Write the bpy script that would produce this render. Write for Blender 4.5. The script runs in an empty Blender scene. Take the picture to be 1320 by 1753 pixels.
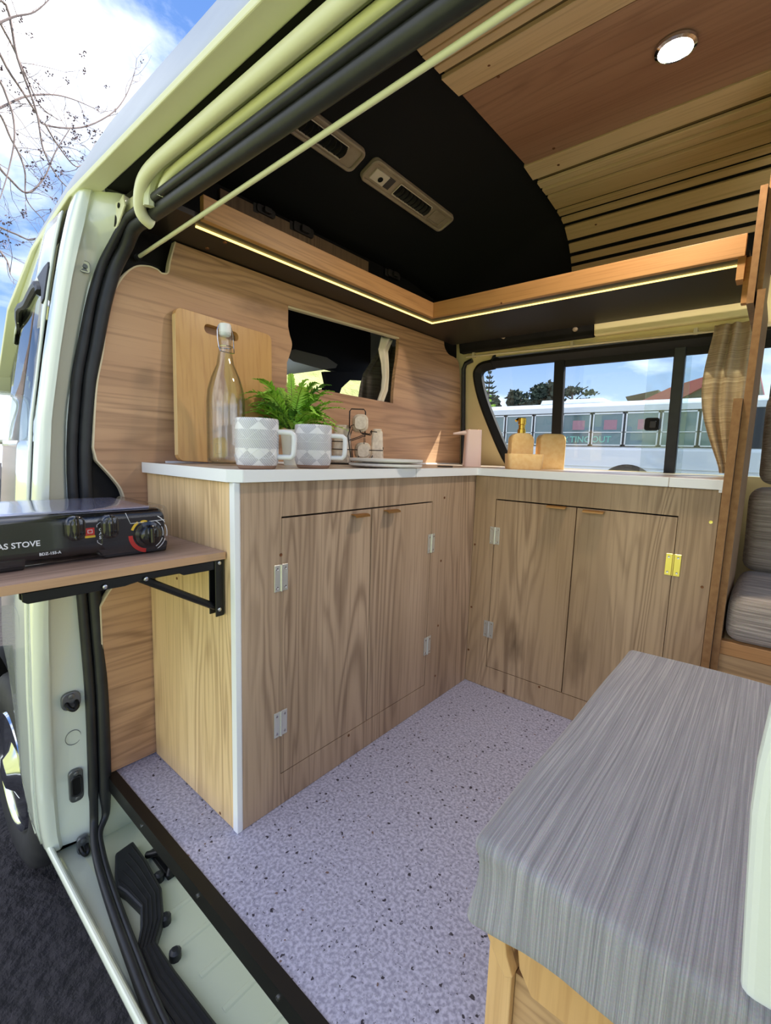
import bpy, bmesh, math, random
from mathutils import Vector, Matrix
random.seed(7)
S = bpy.context.scene
COL = S.collection
PI = math.pi
# ------------------------------------------------------------------ camera
CAM = Vector((.84899, -.52386, .86881))
cR = Vector((0.76231204, 0.64646467, 0.03104483))
cU = Vector((-0.10512642, 0.0763498, 0.99152365))
cW = Vector((-0.63861474, 0.75911405, -0.12616289))
cd = bpy.data.cameras.new('camera'); cam = bpy.data.objects.new('camera', cd); COL.objects.link(cam)
cam.matrix_world = Matrix(((cR.x, cU.x, -cW.x, CAM.x), (cR.y, cU.y, -cW.y, CAM.y), (cR.z, cU.z, -cW.z, CAM.z), (0, 0, 0, 1)))
cd.sensor_fit = 'HORIZONTAL'; cd.sensor_width = 36; cd.lens = 790.1 / 1320 * 36
cd.clip_start = .02; cd.clip_end = 500
S.camera = cam
# ------------------------------------------------------------------ view, light
S.view_settings.view_transform = 'Standard'; S.view_settings.look = 'None'
S.view_settings.gamma = 1; S.view_settings.use_curve_mapping = False
S.view_settings.exposure = 0.92
S.cycles.use_denoising = True
S.cycles.max_bounces = 10; S.cycles.diffuse_bounces = 6; S.cycles.glossy_bounces = 4
S.cycles.transmission_bounces = 8; S.cycles.transparent_max_bounces = 24
S.cycles.sample_clamp_indirect = 6; S.cycles.caustics_reflective = False; S.cycles.caustics_refractive = False
wd = bpy.data.worlds.new('sky'); S.world = wd; wd.use_nodes = True
nt = wd.node_tree; nt.nodes.clear()
def wn(t, **k):
    n = nt.nodes.new(t)
    for a, b in k.items(): setattr(n, a, b)
    return n
tc = wn('ShaderNodeTexCoord'); mp = wn('ShaderNodeMapping'); nz = wn('ShaderNodeTexNoise')
mp.inputs['Scale'].default_value = (1, 1, 1.9); mp.inputs['Location'].default_value = (10.828, 18.783, 7.624)
nz.inputs['Scale'].default_value = 1.35; nz.inputs['Detail'].default_value = 9; nz.inputs['Roughness'].default_value = .56
nz.inputs['Distortion'].default_value = .25
cr = wn('ShaderNodeValToRGB'); cr.color_ramp.elements[0].position = .44; cr.color_ramp.elements[1].position = .60
sep = wn('ShaderNodeSeparateXYZ'); gr = wn('ShaderNodeValToRGB')
gr.color_ramp.elements[0].position = 0; gr.color_ramp.elements[0].color = (.50, .62, .82, 1)
gr.color_ramp.elements[1].position = .8; em = gr.color_ramp.elements.new(.22); em.color = (.17, .30, .58, 1); e1_ = gr.color_ramp.elements[2]; e1_.color = (.07, .17, .46, 1)
mx = wn('ShaderNodeMixRGB'); mx.inputs['Color2'].default_value = (1.35, 1.38, 1.45, 1)
bg = wn('ShaderNodeBackground'); bg.inputs['Strength'].default_value = 1.0
ow = wn('ShaderNodeOutputWorld')
L = nt.links.new
L(tc.outputs['Generated'], mp.inputs['Vector']); L(mp.outputs['Vector'], nz.inputs['Vector']); L(nz.outputs['Fac'], cr.inputs['Fac'])
L(tc.outputs['Generated'], sep.inputs['Vector']); L(sep.outputs['Z'], gr.inputs['Fac'])
L(cr.outputs['Color'], mx.inputs['Fac']); L(gr.outputs['Color'], mx.inputs['Color1']); L(mx.outputs['Color'], bg.inputs['Color']); L(bg.outputs['Background'], ow.inputs['Surface'])
sd = bpy.data.lights.new('sun', 'SUN'); sun = bpy.data.objects.new('sun', sd); COL.objects.link(sun)
sd.energy = 6.5; sd.angle = .01; sd.color = (1, .95, .85)
sun.rotation_euler = Vector((.31, .54, .78)).to_track_quat('Z', 'Y').to_euler()
# ------------------------------------------------------------------ helpers
WL = {}
def wloc(o): return WL.get(o.name, Vector((0, 0, 0))) if o else Vector((0, 0, 0))
class B:
    """collects geometry in van coordinates"""
    def __init__(s): s.v = []; s.f = []
    def add(s, vs, fs):
        n = len(s.v); s.v += [Vector(p) for p in vs]; s.f += [tuple(i + n for i in f) for f in fs]; return s
    def box(s, a, b):
        x0, y0, z0 = a; x1, y1, z1 = b
        return s.add([(x0, y0, z0), (x1, y0, z0), (x1, y1, z0), (x0, y1, z0), (x0, y0, z1), (x1, y0, z1), (x1, y1, z1), (x0, y1, z1)],
                     [(0, 3, 2, 1), (4, 5, 6, 7), (0, 1, 5, 4), (1, 2, 6, 5), (2, 3, 7, 6), (3, 0, 4, 7)])
    def prism(s, poly, ax, a, b):
        """poly of 2-D points in the two axes other than ax (order x,y,z)"""
        def mk(p, t):
            return {'x': (t, p[0], p[1]), 'y': (p[0], t, p[1]), 'z': (p[0], p[1], t)}[ax]
        n = len(poly)
        return s.add([mk(p, a) for p in poly] + [mk(p, b) for p in poly],
                     [tuple(range(n))[::-1], tuple(range(n, 2 * n))] + [(i, (i + 1) % n, n + (i + 1) % n, n + i) for i in range(n)])
    def tube(s, path, r, n=8, closed=False, cap=True):
        path = [Vector(p) for p in path]; m = len(path); rs = r if isinstance(r, (list, tuple)) else [r] * m
        up = None; base = len(s.v)
        for i, p in enumerate(path):
            a = path[(i - 1) % m] if (closed or i > 0) else p; c = path[(i + 1) % m] if (closed or i < m - 1) else p
            d = (c - a).normalized()
            if up is None: up = d.orthogonal().normalized()
            up = (up - d * up.dot(d)).normalized(); w = d.cross(up)
            for k in range(n):
                t = 2 * PI * k / n; s.v.append(p + (up * math.cos(t) + w * math.sin(t)) * rs[i])
        for i in range(m if closed else m - 1):
            j = (i + 1) % m
            for k in range(n):
                q = (k + 1) % n; s.f.append((base + i * n + k, base + i * n + q, base + j * n + q, base + j * n + k))
        if cap and not closed:
            s.f.append(tuple(base + k for k in range(n))[::-1]); s.f.append(tuple(base + (m - 1) * n + k for k in range(n)))
        return s
    def lathe(s, prof, c=(0, 0, 0), n=24, ax='z', sx=1, sy=1):
        base = len(s.v); c = Vector(c); m = len(prof)
        for r, h in prof:
            for k in range(n):
                t = 2 * PI * k / n; a, b = r * math.cos(t) * sx, r * math.sin(t) * sy
                s.v.append(c + Vector({'z': (a, b, h), 'x': (h, a, b), 'y': (a, h, b)}[ax]))
        for i in range(m - 1):
            for k in range(n):
                q = (k + 1) % n; s.f.append((base + i * n + k, base + i * n + q, base + (i + 1) * n + q, base + (i + 1) * n + k))
        if prof[0][0] > 1e-6: s.f.append(tuple(base + k for k in range(n))[::-1])
        if prof[-1][0] > 1e-6: s.f.append(tuple(base + (m - 1) * n + k for k in range(n)))
        return s
    def grid(s, fn, nu, nv, cu=False):
        base = len(s.v)
        for i in range(nu + (0 if cu else 1)):
            for j in range(nv + 1): s.v.append(Vector(fn(i / nu, j / nv)))
        M = nu if cu else nu + 1
        for i in range(nu):
            for j in range(nv):
                a = base + i * (nv + 1) + j; b = base + ((i + 1) % M) * (nv + 1) + j; s.f.append((a, b, b + 1, a + 1))
        return s
def obj(name, b, mat, parent=None, bevel=0, seg=2, smooth=False, sub=0, solid=0, at=None, kind=None, label=None):
    """link b as ONE mesh object; vertices are given in van coordinates unless at= is given"""
    base = wloc(parent)
    me = bpy.data.meshes.new(name)
    off = Vector((0, 0, 0)) if at is not None else base
    me.from_pydata([tuple(p - off) for p in b.v], [], b.f)
    o = bpy.data.objects.new(name, me); COL.objects.link(o)
    if mat: me.materials.append(mat)
    bm = bmesh.new(); bm.from_mesh(me); bmesh.ops.recalc_face_normals(bm, faces=bm.faces); bm.to_mesh(me); bm.free()
    if parent: o.parent = parent
    if at is not None: o.location = Vector(at) - base; WL[o.name] = Vector(at)
    else: WL[o.name] = base
    if smooth:
        for p in me.polygons: p.use_smooth = True
        try: me.set_sharp_from_angle(angle=math.radians(smooth if smooth > 1 else 40))
        except Exception: pass
    if solid:
        m = o.modifiers.new('s', 'SOLIDIFY'); m.thickness = solid; m.offset = 0
    if bevel:
        m = o.modifiers.new('b', 'BEVEL'); m.width = bevel; m.segments = seg; m.limit_method = 'ANGLE'; m.harden_normals = False
    if sub:
        m = o.modifiers.new('u', 'SUBSURF'); m.levels = sub; m.render_levels = sub
    if kind: o['kind'] = kind
    if label: o['label'] = label
    return o
def again(src, parent, at, rot=None):
    """another object with the same mesh data, placed at van point at"""
    o = src.copy(); COL.objects.link(o); o.parent = parent; o.location = Vector(at) - wloc(parent)
    if rot is not None: o.rotation_euler = rot
    WL[o.name] = Vector(at)
    return o
def thing(name, label, cat, loc=(0, 0, 0), group=None, kind=None):
    o = bpy.data.objects.new(name, None); COL.objects.link(o); o.location = loc; o.empty_display_size = .05
    WL[o.name] = Vector(loc)
    o['label'] = label; o['category'] = cat
    if group: o['group'] = group
    if kind: o['kind'] = kind
    return o
def tag(o, label, cat, group=None):
    o['label'] = label; o['category'] = cat
    if group: o['group'] = group
    return o
def copy_tree(o, loc, rot=None):
    def cp(x, par):
        c = x.copy(); COL.objects.link(c); WL[c.name] = Vector(loc)
        if par: c.parent = par
        for ch in list(x.children): cp(ch, c)
        return c
    r = cp(o, None); r.location = loc
    if rot is not None: r.rotation_euler = rot
    return r
def rrect(w, h, r, n=5, cx=0, cy=0):
    out = []
    for (sx, sy, a0) in ((1, 1, 0), (-1, 1, 90), (-1, -1, 180), (1, -1, 270)):
        for i in range(n + 1):
            t = math.radians(a0 + 90 * i / n)
            out.append((cx + sx * (w / 2 - r) + r * math.cos(t), cy + sy * (h / 2 - r) + r * math.sin(t)))
    return out
def text_mesh(body, size, mat, parent, M, name='lettering', ext=.0002):
    cu = bpy.data.curves.new('t', 'FONT'); cu.body = body; cu.size = size; cu.extrude = ext; cu.offset = size * .018; cu.resolution_u = 3
    cu.align_x = 'LEFT'
    t = bpy.data.objects.new('t', cu); COL.objects.link(t)
    dg = bpy.context.evaluated_depsgraph_get(); me = bpy.data.meshes.new_from_object(t.evaluated_get(dg))
    bpy.data.objects.remove(t)
    me.transform(Matrix.Translation(-wloc(parent)) @ M)
    o = bpy.data.objects.new(name, me); COL.objects.link(o); o.parent = parent; WL[o.name] = wloc(parent)
    me.materials.clear(); me.materials.append(mat)
    return o
# ------------------------------------------------------------------ materials
def srgb(r, g, b):
    f = lambda c: (c / 255 / 12.92) if c / 255 <= .04045 else ((c / 255 + .055) / 1.055) ** 2.4
    return (f(r), f(g), f(b), 1)
def mat(name, col, rough=.5, metal=0, spec=.5, coat=0, trans=0, ior=1.45, emit=None, es=0, bump=None, noise=None, sheen=0):
    m = bpy.data.materials.new(name); m.use_nodes = True; t = m.node_tree; p = t.nodes['Principled BSDF']
    p.inputs['Base Color'].default_value = col; p.inputs['Roughness'].default_value = rough
    p.inputs['Metallic'].default_value = metal; p.inputs['Specular IOR Level'].default_value = spec
    p.inputs['Coat Weight'].default_value = coat; p.inputs['Transmission Weight'].default_value = trans; p.inputs['IOR'].default_value = ior
    p.inputs['Coat Roughness'].default_value = .04; p.inputs['Sheen Weight'].default_value = sheen
    if emit: p.inputs['Emission Color'].default_value = emit; p.inputs['Emission Strength'].default_value = es
    tc = t.nodes.new('ShaderNodeTexCoord')
    if noise:   # (scale, amount, colour2, detail)
        n = t.nodes.new('ShaderNodeTexNoise'); n.inputs['Scale'].default_value = noise[0]; n.inputs['Detail'].default_value = noise[3] if len(noise) > 3 else 4
        r = t.nodes.new('ShaderNodeValToRGB'); r.color_ramp.elements[0].position = .5 - noise[1]; r.color_ramp.elements[1].position = .5 + noise[1]
        r.color_ramp.elements[0].color = col; r.color_ramp.elements[1].color = noise[2]
        t.links.new(tc.outputs['Object'], n.inputs['Vector']); t.links.new(n.outputs['Fac'], r.inputs['Fac']); t.links.new(r.outputs['Color'], p.inputs['Base Color'])
    if bump:    # (scale, strength, distance)
        n = t.nodes.new('ShaderNodeTexNoise'); n.inputs['Scale'].default_value = bump[0]; n.inputs['Detail'].default_value = 5
        bp = t.nodes.new('ShaderNodeBump'); bp.inputs['Strength'].default_value = bump[1]; bp.inputs['Distance'].default_value = bump[2]
        t.links.new(tc.outputs['Object'], n.inputs['Vector']); t.links.new(n.outputs['Fac'], bp.inputs['Height']); t.links.new(bp.outputs['Normal'], p.inputs['Normal'])
    return m
def wood(name, light, mid, dark, axis='z', fine=1.0, rough=.45, knots=True, wave=.55, stretch=1.0, off=(0, 0, 0)):
    m = bpy.data.materials.new(name); m.use_nodes = True; t = m.node_tree; p = t.nodes['Principled BSDF']; N = t.nodes.new; K = t.links.new
    tc = N('ShaderNodeTexCoord'); mp = N('ShaderNodeMapping')
    lo = .9 * stretch; hi = 9
    mp.inputs['Scale'].default_value = {'z': (hi, hi, lo), 'y': (hi, lo, hi), 'x': (lo, hi, hi)}[axis]
    mp.inputs['Location'].default_value = off
    K(tc.outputs['Object'], mp.inputs['Vector'])
    # cathedral grain: contour lines of a stretched noise field
    n1 = N('ShaderNodeTexNoise'); n1.inputs['Scale'].default_value = .75 * fine; n1.inputs['Detail'].default_value = 2.5; n1.inputs['Roughness'].default_value = .5; n1.inputs['Distortion'].default_value = .5
    K(mp.outputs['Vector'], n1.inputs['Vector'])
    mu = N('ShaderNodeMath'); mu.operation = 'MULTIPLY'; mu.inputs[1].default_value = 95; K(n1.outputs['Fac'], mu.inputs[0])
    sn = N('ShaderNodeMath'); sn.operation = 'SINE'; K(mu.outputs[0], sn.inputs[0])
    mr = N('ShaderNodeMapRange'); mr.inputs['From Min'].default_value = -1; mr.inputs['From Max'].default_value = 1; K(sn.outputs[0], mr.inputs['Value'])
    # fine fibres
    m2 = N('ShaderNodeMapping'); h2, l2 = 130 * fine, 3.5
    m2.inputs['Scale'].default_value = {'z': (h2, h2, l2), 'y': (h2, l2, h2), 'x': (l2, h2, h2)}[axis]; K(tc.outputs['Object'], m2.inputs['Vector'])
    n2 = N('ShaderNodeTexNoise'); n2.inputs['Scale'].default_value = 1; n2.inputs['Detail'].default_value = 3; K(m2.outputs['Vector'], n2.inputs['Vector'])
    # broad tone patches
    n3 = N('ShaderNodeTexNoise'); n3.inputs['Scale'].default_value = .55; n3.inputs['Detail'].default_value = 3; K(mp.outputs['Vector'], n3.inputs['Vector'])
    r1 = N('ShaderNodeValToRGB'); e = r1.color_ramp.elements; e[0].position = .33; e[0].color = mid; e[1].position = .66; e[1].color = light; K(n3.outputs['Fac'], r1.inputs['Fac'])
    f1 = N('ShaderNodeMath'); f1.operation = 'POWER'; f1.inputs[1].default_value = 2.2; K(mr.outputs['Result'], f1.inputs[0])
    f1b = N('ShaderNodeMath'); f1b.operation = 'MULTIPLY'; f1b.inputs[1].default_value = wave; K(f1.outputs[0], f1b.inputs[0])
    # grain lines fade in and out
    n4 = N('ShaderNodeTexNoise'); n4.inputs['Scale'].default_value = .8; n4.inputs['Detail'].default_value = 1; K(mp.outputs['Vector'], n4.inputs['Vector'])
    mr4 = N('ShaderNodeMapRange'); mr4.inputs['From Min'].default_value = .38; mr4.inputs['From Max'].default_value = .62; K(n4.outputs['Fac'], mr4.inputs['Value'])
    f2 = N('ShaderNodeMath'); f2.operation = 'MULTIPLY'; K(f1b.outputs[0], f2.inputs[0]); K(mr4.outputs['Result'], f2.inputs[1])
    mxa = N('ShaderNodeMixRGB'); mxa.inputs['Color2'].default_value = dark; K(f2.outputs[0], mxa.inputs['Fac']); K(r1.outputs['Color'], mxa.inputs['Color1'])
    mr2 = N('ShaderNodeMapRange'); mr2.inputs['From Min'].default_value = .5; mr2.inputs['From Max'].default_value = .78; mr2.inputs['To Max'].default_value = .5; K(n2.outputs['Fac'], mr2.inputs['Value'])
    mxb = N('ShaderNodeMixRGB'); mxb.inputs['Color2'].default_value = dark; K(mr2.outputs['Result'], mxb.inputs['Fac']); K(mxa.outputs['Color'], mxb.inputs['Color1'])
    last = mxb
    if knots:
        m5 = N('ShaderNodeMapping'); h5, l5 = 5.0, 1.7
        m5.inputs['Scale'].default_value = {'z': (h5, h5, l5), 'y': (h5, l5, h5), 'x': (l5, h5, h5)}[axis]; K(tc.outputs['Object'], m5.inputs['Vector'])
        n6 = N('ShaderNodeTexNoise'); n6.inputs['Scale'].default_value = 6; K(m5.outputs['Vector'], n6.inputs['Vector'])
        ad = N('ShaderNodeMixRGB'); ad.inputs['Fac'].default_value = .18; K(m5.outputs['Vector'], ad.inputs['Color1']); K(n6.outputs['Color'], ad.inputs['Color2'])
        vo = N('ShaderNodeTexVoronoi'); vo.inputs['Scale'].default_value = .9; K(ad.outputs['Color'], vo.inputs['Vector'])
        mr5 = N('ShaderNodeMapRange'); mr5.inputs['From Min'].default_value = .02; mr5.inputs['From Max'].default_value = .15; mr5.inputs['To Min'].default_value = .75; mr5.inputs['To Max'].default_value = 0; K(vo.outputs['Distance'], mr5.inputs['Value'])
        mxc = N('ShaderNodeMixRGB'); mxc.inputs['Color2'].default_value = tuple(c * .6 for c in dark[:3]) + (1,); K(mr5.outputs['Result'], mxc.inputs['Fac']); K(mxb.outputs['Color'], mxc.inputs['Color1']); last = mxc
    K(last.outputs['Color'], p.inputs['Base Color'])
    p.inputs['Roughness'].default_value = rough; p.inputs['Specular IOR Level'].default_value = .35
    bp = N('ShaderNodeBump'); bp.inputs['Strength'].default_value = .12; bp.inputs['Distance'].default_value = .002; K(n2.outputs['Fac'], bp.inputs['Height']); K(bp.outputs['Normal'], p.inputs['Normal'])
    return m
M = {}
M['oak'] = wood('oak_laminate', srgb(190, 164, 138), srgb(164, 138, 113), srgb(108, 84, 66), 'z')
M['oak_h'] = wood('oak_laminate_cross', srgb(206, 166, 130), srgb(182, 142, 110), srgb(122, 90, 68), 'y', off=(3, 1, 2))
M['oak_x'] = wood('oak_laminate_long', srgb(206, 172, 128), srgb(184, 148, 106), srgb(124, 92, 62), 'x')
M['table'] = wood('oak_table_top', srgb(178, 150, 132), srgb(150, 124, 108), srgb(98, 78, 68), 'y', off=(5, 5, 1))
M['pale_ply'] = wood('pale_veneer', srgb(234, 204, 160), srgb(218, 184, 138), srgb(180, 144, 102), 'x', knots=False, wave=.15, rough=.6)
M['red_ply'] = wood('reddish_veneer', srgb(190, 148, 120), srgb(164, 120, 94), srgb(118, 82, 62), 'x', knots=False, wave=.22, rough=.5)
M['fascia'] = wood('oak_fascia', srgb(198, 150, 98), srgb(176, 128, 80), srgb(128, 88, 52), 'x', knots=False, wave=.3, fine=1.4)
M['fascia_y'] = wood('oak_fascia_cross', srgb(198, 150, 98), srgb(176, 128, 80), srgb(128, 88, 52), 'y', knots=False, wave=.3, fine=1.4)
M['pine'] = wood('pine_frame', srgb(222, 184, 132), srgb(202, 160, 106), srgb(160, 116, 70), 'z', knots=False, wave=.3)
M['mdf'] = mat('raw_board_edge', srgb(158, 118, 76), .8, noise=(60, .2, srgb(136, 98, 60)))
M['ply_edge'] = mat('pale_board_edge', srgb(222, 208, 178), .7)
M['channel'] = mat('shadowed_channel_board', srgb(116, 96, 62), .8)  # olive-brown darkened to draw the shadow between slats
M['brace'] = wood('oak_divider', srgb(150, 122, 92), srgb(128, 102, 76), srgb(92, 70, 52), 'z', knots=False)
M['white_edge'] = mat('white_edging', srgb(236, 238, 240), .35)
M['white_top'] = mat('worktop_surface', srgb(196, 180, 164), .32, noise=(9, .3, srgb(176, 158, 142)))
M['black'] = mat('black_paint', srgb(16, 15, 15), .75, spec=.25, noise=(7, .2, srgb(30, 28, 27)), bump=(40, .3, .004))
M['black_satin'] = mat('black_shelf_board', srgb(40, 35, 33), .38, spec=.4)
M['rubber'] = mat('black_rubber', srgb(30, 31, 34), .42, spec=.5, noise=(25, .25, srgb(44, 45, 48)), bump=(80, .15, .002))
M['rubber_dull'] = mat('dull_black_trim', srgb(22, 22, 23), .7)
M['metal_black'] = mat('black_bracket_metal', srgb(14, 14, 15), .4, spec=.5)
M['paint'] = mat('cream_van_paint', srgb(214, 220, 206), .16, spec=.5, coat=.8)
M['roof_paint'] = mat('shade_grey_roof_paint', srgb(176, 182, 192), .45, spec=.3, noise=(6, .3, srgb(160, 166, 178)))  # grey base stands in for shade and sky reflection on the roof
M['paint_satin'] = mat('cream_inner_paint', srgb(206, 210, 186), .4, coat=.1)
M['paint_cream'] = mat('old_cream_paint', srgb(240, 226, 178), .5, noise=(5, .3, srgb(226, 208, 156)))
M['rail'] = mat('pale_green_rail', srgb(222, 222, 196), .4)
M['grey_metal'] = mat('bare_grey_metal', srgb(120, 122, 124), .35, metal=.7)
M['zinc'] = mat('zinc_hinge', srgb(214, 214, 208), .28, metal=.6)
M['brass'] = mat('brass_plate', srgb(232, 214, 120), .28, metal=.8)
M['gold'] = mat('brushed_gold', srgb(196, 148, 88), .3, metal=.9)
M['gold_pump'] = mat('gold_pump', srgb(214, 176, 72), .2, metal=1)
M['screw'] = mat('bronze_screw', srgb(128, 86, 58), .4, metal=.7)
M['screw_steel'] = mat('steel_screw', srgb(200, 200, 200), .25, metal=1)
M['ceramic'] = mat('white_glazed_ceramic', srgb(226, 227, 230), .22, coat=.3)
M['clay'] = mat('raw_clay_foot', srgb(158, 128, 108), .8)
M['plate'] = mat('pale_grey_stoneware', srgb(222, 220, 216), .35, coat=.2)
M['pot'] = mat('white_pot', srgb(226, 222, 204), .5)
M['speckle'] = mat('speckled_cream_ceramic', srgb(232, 220, 202), .3, noise=(85, .16, srgb(212, 198, 178), 2))
M['wire'] = mat('black_wire', srgb(28, 22, 22), .4)
M['blush'] = mat('blush_plastic', srgb(240, 214, 206), .3)
M['amber'] = mat('honey_resin', srgb(250, 216, 154), .5, noise=(60, .12, srgb(244, 204, 138)))
M['bamboo'] = wood('bamboo_board', srgb(212, 168, 110), srgb(196, 148, 90), srgb(166, 114, 66), 'z', knots=False, wave=.12, fine=.8, rough=.3)
M['bamboo_edge'] = mat('bamboo_edge', srgb(230, 200, 148), .5)
M['leaf'] = mat('fern_green', srgb(186, 226, 96), .5, noise=(14, .2, srgb(136, 196, 62)))
M['leaf_dark'] = mat('dark_fern_green', srgb(92, 146, 54), .5)
M['stem'] = mat('fern_stem', srgb(70, 84, 34), .6)
M['soil'] = mat('dark_soil', srgb(50, 38, 28), .9)
M['label_white'] = mat('white_print', srgb(235, 235, 235), .6)
M['label_red'] = mat('red_print', srgb(200, 44, 34), .5)
M['label_yellow'] = mat('yellow_print', srgb(226, 186, 40), .5)
M['label_grey'] = mat('grey_print', srgb(110, 116, 116), .6)
M['stove_black'] = mat('glossy_black_stove', srgb(14, 15, 20), .12, coat=.6, spec=.6)
M['film'] = mat('sky_sheen_film', srgb(196, 198, 226), .16, metal=.75)  # lilac-white base paints the sky's sheen on the wrapped lid
M['asphalt'] = mat('dark_asphalt', srgb(58, 54, 56), .95, noise=(30, .2, srgb(40, 37, 38), 8), bump=(26, .9, .05))
M['grass'] = mat('bright_grass', srgb(160, 164, 108), .9, noise=(3, .25, srgb(128, 136, 80), 8), bump=(8, .6, .1))
M['tyre'] = mat('tyre_rubber', srgb(40, 40, 41), .7, noise=(20, .25, srgb(54, 53, 52)))
M['chrome'] = mat('chrome', srgb(215, 218, 222), .1, metal=1)
M['dark_void'] = mat('hollow_shade_black', srgb(8, 8, 8), .9)  # near-black puts shade into gaps, holes, hollows and the underbody
M['headliner'] = mat('black_headliner', srgb(12, 12, 12), .9)
M['visor'] = mat('grey_sun_visor', srgb(126, 124, 118), .8)
M['vent'] = mat('aged_beige_plastic', srgb(176, 158, 136), .5, noise=(20, .2, srgb(160, 142, 120)))
M['vent_dark'] = mat('dark_louvre', srgb(52, 48, 46), .4)
M['switch_plate'] = mat('pale_switch_plate', srgb(224, 210, 190), .4)
M['curtain_white'] = mat('cream_curtain', srgb(232, 222, 204), .9, sheen=.3)
M['bark'] = mat('grey_bark', srgb(140, 126, 124), .9, noise=(8, .25, srgb(106, 94, 92)))
M['bud'] = mat('dry_seed_pods', srgb(96, 78, 84), .9)
M['pine_leaf'] = mat('dark_conifer', srgb(54, 66, 52), .9, noise=(1.5, .2, srgb(36, 46, 40)))
M['light_leaf'] = mat('yellow_green_foliage', srgb(146, 176, 70), .9, noise=(2, .2, srgb(110, 146, 50)))
M['bus'] = mat('bus_pale_paint', srgb(224, 230, 242), .25, coat=.4)
M['bus_dark'] = mat('bus_window_gap', srgb(46, 50, 60), .4)
M['bus_alu'] = mat('bus_window_frame', srgb(210, 216, 226), .3, metal=.4)
M['bus_glass'] = mat('bus_tinted_glass', srgb(104, 132, 136), .06, coat=1, noise=(.9, .2, srgb(78, 104, 112)))
M['seafoam'] = mat('seafoam_lettering', srgb(120, 190, 180), .5)
M['bus_seat'] = mat('dusky_pink_blind', srgb(170, 130, 146), .8)
M['red_roof'] = mat('red_roof', srgb(150, 62, 68), .6)
M['dark_wall'] = mat('dark_shop_wall', srgb(70, 66, 60), .7)
M['light_on'] = mat('lit_diffuser', (1, 1, 1, 1), .5, emit=(1, .97, .92, 1), es=14)
M['led'] = mat('lit_led_strip', (1, .9, .5, 1), .5, emit=(1, .68, .18, 1), es=1.5)
M['bed_white'] = mat('white_padded_trim', srgb(226, 232, 226), .55, bump=(160, .15, .002))
M['mirror'] = mat('mirror_glass', srgb(220, 225, 228), .02, metal=1)
def fabric(name, c1, c2, c3, sc, trans=0):
    m = bpy.data.materials.new(name); m.use_nodes = True; t = m.node_tree; p = t.nodes['Principled BSDF']; N = t.nodes.new; K = t.links.new
    tc = N('ShaderNodeTexCoord'); mp = N('ShaderNodeMapping'); mp.inputs['Scale'].default_value = sc; K(tc.outputs['Object'], mp.inputs['Vector'])
    n = N('ShaderNodeTexNoise'); n.inputs['Scale'].default_value = 1; n.inputs['Detail'].default_value = 5; n.inputs['Roughness'].default_value = .7; K(mp.outputs['Vector'], n.inputs['Vector'])
    r = N('ShaderNodeValToRGB'); e = r.color_ramp.elements; e[0].position = .34; e[0].color = c1; e[1].position = .68; e[1].color = c3; x = e.new(.5); x.color = c2
    K(n.outputs['Fac'], r.inputs['Fac'])
    m2 = N('ShaderNodeMapping'); m2.inputs['Scale'].default_value = (500, 500, 500); K(tc.outputs['Object'], m2.inputs['Vector'])
    n2 = N('ShaderNodeTexNoise'); n2.inputs['Scale'].default_value = 1; K(m2.outputs['Vector'], n2.inputs['Vector'])
    mx = N('ShaderNodeMixRGB'); mx.blend_type = 'OVERLAY'; mx.inputs['Fac'].default_value = .22; K(r.outputs['Color'], mx.inputs['Color1']); K(n2.outputs['Color'], mx.inputs['Color2'])
    K(mx.outputs['Color'], p.inputs['Base Color']); p.inputs['Roughness'].default_value = .85; p.inputs['Specular IOR Level'].default_value = .2; p.inputs['Sheen Weight'].default_value = .25
    bp = N('ShaderNodeBump'); bp.inputs['Strength'].default_value = .35; bp.inputs['Distance'].default_value = .002; K(n.outputs['Fac'], bp.inputs['Height']); K(bp.outputs['Normal'], p.inputs['Normal'])
    if trans:
        tl = N('ShaderNodeBsdfTranslucent'); K(mx.outputs['Color'], tl.inputs['Color']); ms = N('ShaderNodeMixShader'); ms.inputs['Fac'].default_value = trans
        K(p.outputs[0], ms.inputs[1]); K(tl.outputs[0], ms.inputs[2]); K(ms.outputs[0], t.nodes['Material Output'].inputs['Surface'])
    return m
M['bench_fabric'] = fabric('striped_grey_fabric', srgb(118, 117, 122), srgb(140, 139, 144), srgb(170, 168, 170), (480, 3.5, 3.5))
M['seat_fabric'] = fabric('slub_grey_fabric', srgb(126, 116, 106), srgb(158, 147, 136), srgb(196, 184, 170), (5, 40, 230))
M['curtain'] = fabric('slub_beige_curtain', srgb(188, 166, 138), srgb(216, 196, 168), srgb(240, 224, 198), (4, 4, 260), .5)
M['curtain_dark'] = fabric('grey_curtain_cloth', srgb(84, 80, 74), srgb(104, 99, 92), srgb(124, 118, 110), (6, 6, 160))
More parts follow.
